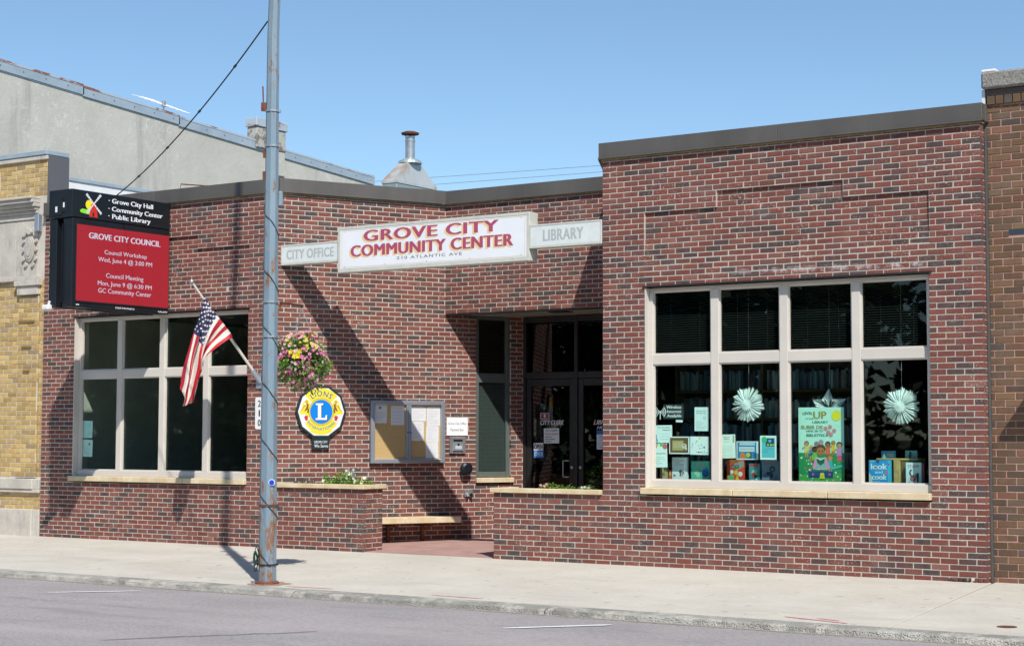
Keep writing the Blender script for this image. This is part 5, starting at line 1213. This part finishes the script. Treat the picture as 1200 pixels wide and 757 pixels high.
# ================================================================ yellow brick building (left)
YB = thing('yellow_brick_building', (-18, .05, 0), 'old yellow brick shop front with carved pale stone bands at the left', 'building')
YX0, YX1, YY = -23.0, -14.955, .03
PY_ = Plane((YX0, YY, 0), (1, 0, 0)); uy = lambda x: x-YX0
HY = [(uy(-22.2), uy(-16.22), .42, 3.6), (0, 99, 5.04, 5.31), (0, 99, 3.98, 5.0)]
ob = core(PY_, YX1-YX0, -.12, 5.90, [HY[0]]).build('front_wall', MAT['mortar_y'], YB)
out = []; HB2 = [(uy(-22.2), uy(-16.22), .42, 3.6), (0, 99, 3.98, 5.32), (0, 99, .66, .90), (0, 99, -1, .42)]
brick_rows(PY_, YX1-YX0, -.12, 5.9, HB2, .0735, .2135, .03, .06, .010, colf=c_yel, out=out)
# pilaster strip and stepped corbels standing proud of the wall
PP_ = Plane((-15.52, YY-.035, 0), (1, 0, 0)); pil = core(PP_, .44, .9, 3.74, [], .03, -.006).build('pilaster', MAT['mortar_y'], YB)
out2 = []; brick_rows(PP_, .44, .9, 3.74, [], .0735, .2135, .03, .0, .010, colf=c_yel, out=out2, depth=.03)
emit_bricks([(ob, out), (pil, out2)], MAT['brick_yellow'])
def yst(x0, x1, y0, z0, z1, nm, mat='limestone_grey'):
    m = MB(); m.cbox(x0, x1, YY+y0, YY+.01, z0, z1, .008); return m.build(nm, MAT[mat], YB)
yst(YX0, -14.96, -.05, .665, .72, 'stone_band'); yst(YX0, -15.1, -.07, .722, .885, 'stone_band'); yst(-15.095, -14.965, -.045, .722, .885, 'stone_band')
yst(-17.0, -15.11, -.06, -.1, .41, 'plinth_block'); yst(-15.105, -14.962, -.04, -.1, .41, 'plinth_block'); yst(YX0, -17.005, -.06, -.1, .41, 'plinth_block')
for (z0, z1, y0) in ((5.04, 5.09, -.05), (5.092, 5.14, -.09), (5.142, 5.20, -.13), (5.202, 5.26, -.17), (5.262, 5.30, -.20)): yst(YX0, -15.13+(.02 if y0 < -.1 else 0), y0, z0, z1, 'cornice_moulding')
yst(YX0, -15.13, -.03, 4.95, 5.037, 'stone_band')
x = -15.13
for wd in (.52, 1.1, 1.1, 1.1, 1.1, 1.1, 1.1): yst(x-wd+.004, x, -.012, 4.06, 4.946, 'frieze_panel'); x -= wd
yst(YX0, -15.06, -.06, 3.985, 4.056, 'stone_band'); yst(-15.58, -15.02, -.10, 3.90, 3.982, 'pilaster_capital'); yst(-15.54, -15.06, -.07, 3.76, 3.898, 'pilaster_capital')
# cartouche: oval shield with scrolls
Pq = Plane((0, YY-.012, 0), (1, 0, 0)); m = MB(); cx_, cz_ = -15.30, 4.49
m.prism(disc(cx_, cz_, .115, 20, .20), 0, .03, Pq); m.prism(disc(cx_, cz_, .085, 20, .165), .03, .042, Pq); m.prism(disc(cx_, cz_, .055, 16, .12), .042, .055, Pq)
for sx_ in (-1, 1):
    for (dx, dz, rr) in ((.13, .24, .045), (.07, .29, .04), (.15, .12, .03), (.15, -.02, .028), (.14, -.16, .032), (.08, -.25, .035)): m.prism(disc(cx_+sx_*dx, cz_+dz, rr, 10), 0, .035, Pq)
m.prism(disc(cx_, cz_+.27, .05, 10), 0, .05, Pq); m.build('carved_cartouche', MAT['limestone_grey'], YB)
for (x0, x1, z) in ((-15.50, -15.14, 3.33), (-15.42, -15.2, 2.93), (-15.38, -15.24, 2.55)):
    m = MB(); m.box(x0, x1, YY-.058, YY-.033, z, z+.03, (.2, .14, .06, .5)); m.build('corbel_brick', MAT['brick_yellow'], YB)
m = MB(); m.box(-15.115, -15.095, YY-.006, YY+.01, .9, 3.9); m.build('joint_line', MAT['mortar_y'], YB)
# parapet: metal coping, grey sheeted end, white siding behind
m = MB(); m.cbox(YX0, -14.93, YY-.05, YY+.42, 5.96, 6.03, .005); m.build('coping', MAT['flashing'], YB)
yst(YX0, -14.94, -.035, 5.885, 5.957, 'parapet_stone')
m = MB(); m.box(-14.956, -14.93, YY+.004, YY+.42, 4.9, 5.955); m.build('sheeted_end', plain('dark_sheeting', (.125, .125, .135), .6, .1, .06, 2), YB)
m = MB(); m.box(-15.3, -14.95, YY+.43, YY+16, 5.0, 5.60); m.build('side_parapet', MAT['white'], YB)
m = MB(); m.cbox(-15.34, -14.93, YY+.43, YY+16, 5.602, 5.66, .004); m.build('side_coping', MAT['flashing'], YB)
m = MB(); m.box(YX0, -15.0, YY+.21, YY+16, 4.9, 5.0); m.build('roof', MAT['roofing'], YB)
m = MB(); m.box(YX0, -14.96, YY+.205, YY+.42, 4.9, 5.95); m.build('parapet_back', MAT['mortar_y'], YB)
m = MB(); m.box(-22.2, -16.22, .35, .40, .42, 3.6); m.box(-16.32, -16.22, .05, .35, .42, 3.6); m.build('shop_front', plain('dark_red_paint', (.16, .03, .025), .5), YB)
m = MB(); m.box(-22.0, -16.5, .30, .306, .8, 3.4); m.build('pane', MAT['glass'], YB)
m = MB(); m.prism([(-16.95, 5.50), (-16.7, 5.72), (-16.62, 5.72), (-16.62, 5.62), (-16.85, 5.4)], 0, .1, Plane((0, YY-.02, 0), (1, 0, 0))); m.build('wall_lug', MAT['limestone_grey'], YB)
yst(-17.2, -16.10, -.05, 2.1, 2.62, 'stone_ornament')
yst(-17.2, -16.06, -.03, 5.45, 5.75, 'stone_ornament')
m = MB(); m.cbox(-15.13, -15.03, YY-.10, YY-.02, 4.75, 5.02, .01); m.build('vent_cover', MAT['alu'], YB)

# ================================================================ brown brick building (right)
BBd = thing('brown_brick_building', (4, .12, 0), 'brown brick building with a rough concrete cap at the right edge', 'building')
BY = .125; PBb = Plane((.035, BY, 0), (1, 0, 0)); Lb = 8.0
ob = core(PBb, Lb, -.12, 5.30, [(2.2, 6.4, .5, 2.9)]).build('front_wall', MAT['mortar_b'], BBd)
out = []; brick_rows(PBb, Lb, -.12, 5.30, [(2.2, 6.4, .5, 2.9), (0, Lb, 5.17, 5.30), (.22, .6, 3.735, 3.80)], .0762, .217, -.02, .045, .010, colf=c_brn, out=out)
emit_bricks([(ob, out)], MAT['brick_brown'])
m = MB(); x = .045
while x < Lb: m.cbox(x, x+.085, BY-.03, BY+.05, 5.175, 5.27, .004, c_brn()); x += .095
m.cbox(.04, Lb, BY-.032, BY+.05, 5.274, 5.34, .004, c_brn()); m.build('corbel_course', MAT['brick_brown'], BBd)
for (a, b) in ((.0, 1.6), (1.605, 3.2), (3.205, 4.8), (4.805, Lb)): m = MB(); m.cbox(a, b, BY-.085, BY+.3, 5.345, 5.53, .02); m.build('concrete_cap', MAT['rough_concrete'], BBd)
m = MB(); m.cbox(.0, .16, BY-.07, BY+.28, 5.531, 5.56, .008); m.build('white_flashing', MAT['white'], BBd); m = MB(); m.box(-.012, .022, BY-.02, BY+.2, 5.19, 5.345); m.build('white_flashing', MAT['white'], BBd)
m = MB(); m.box(.26, Lb-1, BY-.004, BY+.03, 3.742, 3.795); m.build('steel_strip', plain('blue_steel', (.05, .075, .10), .5, .3), BBd)
m = MB(); m.box(.0, Lb, BY+.21, 20, 5.0, 5.3); m.build('roof', MAT['roofing'], BBd)
m = MB(); m.box(2.235, 6.435, BY+.1, BY+.14, .5, 2.9); m.build('shop_window', MAT['frame_bronze'], BBd)
m = MB(); m.box(2.3, 6.4, BY+.06, BY+.066, .6, 2.8); m.build('pane', MAT['glass'], BBd)
m = MB(); m.cbox(1.20, 6.6, BY-1.0, BY-.004, 3.10, 3.16, .01); m.build('flat_canopy', MAT['coping'], BBd)
m = MB(); m.box(.004, .033, .122, .16, -.1, 5.2); m.build('joint_sealant', plain('joint_sealant', (.10, .10, .095), .9), BBd)

# ================================================================ tall stucco building behind
GB = thing('tall_stucco_building', (-30, 9, 0), 'tall weathered grey stucco building with blue metal roof edge behind', 'building')
m = MB(); gy0, gy1 = .5, 18.35; zt = lambda y: 9.24-(y-5.69)*.0632
m.add([(-23, gy0, 0), (-23, gy1, 0), (-23, gy1, zt(gy1)), (-23, gy0, zt(gy0)), (-38, gy0, 0), (-38, gy1, 0), (-38, gy1, zt(gy1)), (-38, gy0, zt(gy0))],
      [(0, 1, 2, 3), (5, 4, 7, 6), (4, 0, 3, 7), (1, 5, 6, 2), (3, 2, 6, 7)]); m.build('wall', MAT['stucco'], GB)
for (a, b, dz) in ((.4, 8.0, .03), (7.97, 10.98, .0), (10.95, 14.2, -.035), (14.18, 18.38, -.06)):
    m = MB(); z = lambda y: zt(y)+dz
    for (x0, x1, o0, o1) in ((-23.02, -22.965, -.02, .20),):
        v = [(x, y, z(y)+o) for x in (x0, x1) for y in (a, b) for o in (o0, o1)]
        m.add(v, [(0, 1, 3, 2), (4, 6, 7, 5), (0, 4, 5, 1), (2, 3, 7, 6), (0, 2, 6, 4), (1, 5, 7, 3)])
    fl_ = m.build('roof_edge_flashing', MAT['flashing'], GB)
    m = MB(); v = [(x, y, z(y)+o) for x in (-23.04, -22.958) for y in (a+.02, b-.02) for o in (.165, .215)]
    m.add(v, [(0, 1, 3, 2), (4, 6, 7, 5), (0, 4, 5, 1), (2, 3, 7, 6), (0, 2, 6, 4), (1, 5, 7, 3)]); m.build('rusted_lip', MAT['flashing_rust'], fl_)
    m = MB(); y = a+.3
    while y < b: m.box(-22.964, -22.955, y, y+.02, z(y)+.07, z(y)+.09); y += .62
    m.build('rivet', MAT['rust'], fl_)
m = MB(); m.cbox(-23.3, -22.94, 13.95, 14.70, 8.1, 8.95, .02); m.build('chimney_base', MAT['stucco'], GB)
m = MB(); m.cbox(-23.25, -22.92, 13.60, 14.70, 8.72, 9.25, .02); ch_ = m.build('chimney', MAT['peeling'], GB)
m = MB(); m.cbox(-23.28, -22.89, 13.56, 14.74, 9.25, 9.47, .01); m.build('chimney_cap', MAT['flashing_rust'], ch_)
m = MB(); m.tube([(-23.1, 14.35, 9.45), (-23.1, 14.35, 9.85)], .03, 8); m.build('vent_pipe', MAT['rust'], ch_)
AN = thing('tv_antenna', (-23.5, 10.95, 8.9), 'thin white television antenna on the roof of the stucco building', 'antenna')
ac = Vector((-23.5, 10.97, 9.42))
m = MB(); m.tube([(-23.5, 10.97, 8.85), ac], .018, 8); m.build('mast', MAT['steel'], AN)
bd = (rt*.9+Vector((0, 0, -.30))+fw*.3).normalized(); m = MB(); m.tube([ac-bd*.55, ac+bd*.62], .014, 6); m.build('boom', MAT['white'], AN)
for k in range(9):
    q = ac-bd*.5+bd*1.06*k/8; ll = .30-.022*k; e = (rt*.75-Vector((0, 0, .12))+fw*.65).normalized(); m = MB(); m.tube([q-e*ll, q+e*ll], .009, 5); m.build('element', MAT['white'], AN)
m = MB(); m.cbox(-23.54, -23.46, 10.92, 11.02, 9.36, 9.5, .01); m.build('clamp', MAT['steel'], AN)

# ================================================================ roof hood with flue
RH = thing('roof_vent_hood', (-14.0, 8.6, 4.9), 'rust streaked metal vent hood with a capped flue on the flat roof', 'roof vent')
hx0, hx1, hy0, hy1 = -14.55, -14.19, 8.0, 9.28
m = MB(); m.cbox(hx0, hx1, hy0, hy1, 4.93, 6.44, .01); m.build('base_box', MAT['hood_side'], RH)
fx0, fx1, fy0, fy1, zt_ = -14.47, -14.25, 8.45, 8.83, 6.92
m = MB(); A = [(hx0-.01, hy0-.01), (hx1+.01, hy0-.01), (hx1+.01, hy1+.01), (hx0-.01, hy1+.01)]; B_ = [(fx0, fy0), (fx1, fy0), (fx1, fy1), (fx0, fy1)]
m.add([(x, y, 6.441) for x, y in A]+[(x, y, 6.49) for x, y in A]+[(x, y, zt_) for x, y in B_], [(i, (i+1) % 4, 4+(i+1) % 4, 4+i) for i in range(4)]+[(4+i, 4+(i+1) % 4, 8+(i+1) % 4, 8+i) for i in range(4)]+[(8, 9, 10, 11)]); m.build('pyramid_hood', MAT['hood'], RH)
cxh, cyh = -14.36, 8.64
m = MB(); m.tube([(cxh, cyh, 6.90), (cxh, cyh, 6.95), (cxh, cyh, 7.0)], [.24, .22, .13], 20); m.build('flange', MAT['hood_side'], RH)
m = MB(); m.tube([(cxh, cyh, 6.9), (cxh, cyh, 7.43)], .095, 18); m.tube([(cxh, cyh, 7.34), (cxh, cyh, 7.37)], .102, 18); m.build('flue', MAT['steel'], RH)
m = MB(); m.tube([(cxh, cyh, 7.48), (cxh, cyh, 7.51), (cxh, cyh, 7.54)], [.17, .18, .10], 20)
for k in range(3): an = k*2.1; m.tube([(cxh+.09*math.cos(an), cyh+.09*math.sin(an), 7.42), (cxh+.12*math.cos(an), cyh+.12*math.sin(an), 7.49)], .008, 5)
m.build('rain_cap', MAT['rust'], RH)

# ================================================================ wires
def wire(a, b, sag, r_, n=24):
    a, b = Vector(a), Vector(b); return [a.lerp(b, i/n)-Vector((0, 0, sag*4*(i/n)*(1-i/n))) for i in range(n+1)]
m = MB(); m.tube(wire(pc(6.15)-rt*.07, (-12.42, -.95, 4.97), .16, .008), .009, 6)
q = wire(pc(6.15)-rt*.07, (-12.42, -.95, 4.97), .16, .008)
for i in (4, 9, 14, 19): m.tube([q[i], q[i]+(q[i+1]-q[i]).normalized()*.05], .016, 6)
m.build('service_cable', MAT['black_wire'], label='black cable sagging from the metal pole to the electronic sign', cat='cable')
grey = plain('far_wire', (.25, .28, .32), .6)
for z0_, sl_, lb in ((8.94, -.0225, 'topmost of three thin wires crossing the sky behind the roof'), (8.74, -.0165, 'middle one of three thin wires crossing the sky behind the roof'), (8.43, -.03, 'lowest of three thin wires crossing the sky behind the roof')):
    m = MB(); m.tube(wire((-46, 20, z0_+sl_*-23.9), (14, 20, z0_+sl_*36.1), .25, .01), .007, 5); m.build('overhead_wire', grey, label=lb, cat='wire', group='overhead wires behind the building')
# lightning-rod like pipe on the white parapet
m = MB(); m.tube([(-15.0, 3.0, 5.66), (-15.0, 3.0, 5.86), (-14.2, 3.6, 5.80)], .012, 6); m.build('roof_pipe', MAT['rust'], label='thin rusty pipe bent over the white side parapet of the yellow building', cat='pipe')

# ================================================================ trees across the street, behind the camera (seen as reflections)
random.seed(12)
tm = MB()
for k in range(17):
    cx_, cy_, h_ = -85+k*8.5+random.uniform(-3, 3), -52+random.uniform(-6, 6), random.uniform(11, 17)
    tm.tube([(cx_, cy_, -.3), (cx_, cy_, h_*.5)], [.35, .2], 7, (.06, .045, .03, 0))
    for i in range(2600):
        v = rv(); rr = h_*.44*random.uniform(.3, 1)**.5*(1+.25*math.sin(v.x*4+k)+.2*math.sin(v.z*5+k*2)); p = Vector((cx_, cy_, h_*.50))+Vector((v.x*rr*1.15, v.y*rr, v.z*rr*.95))
        g_ = random.choice([(.03, .07, .015), (.05, .1, .02), (.02, .045, .012)]); leaf(tm, p, rv(), rv(), random.uniform(.6, 1.1), random.uniform(.4, .7), (*g_, 0))
for i in range(9000): leaf(tm, Vector((random.uniform(-95, 60), -44+random.gauss(0, 1.2), random.uniform(-.3, 3.2))), rv(), rv(), random.uniform(.5, .9), random.uniform(.4, .6), (.03, .06, .015, 0))
tm.build('street_trees', MAT['leaf'], kind='stuff')
print('objects', len(bpy.data.objects))
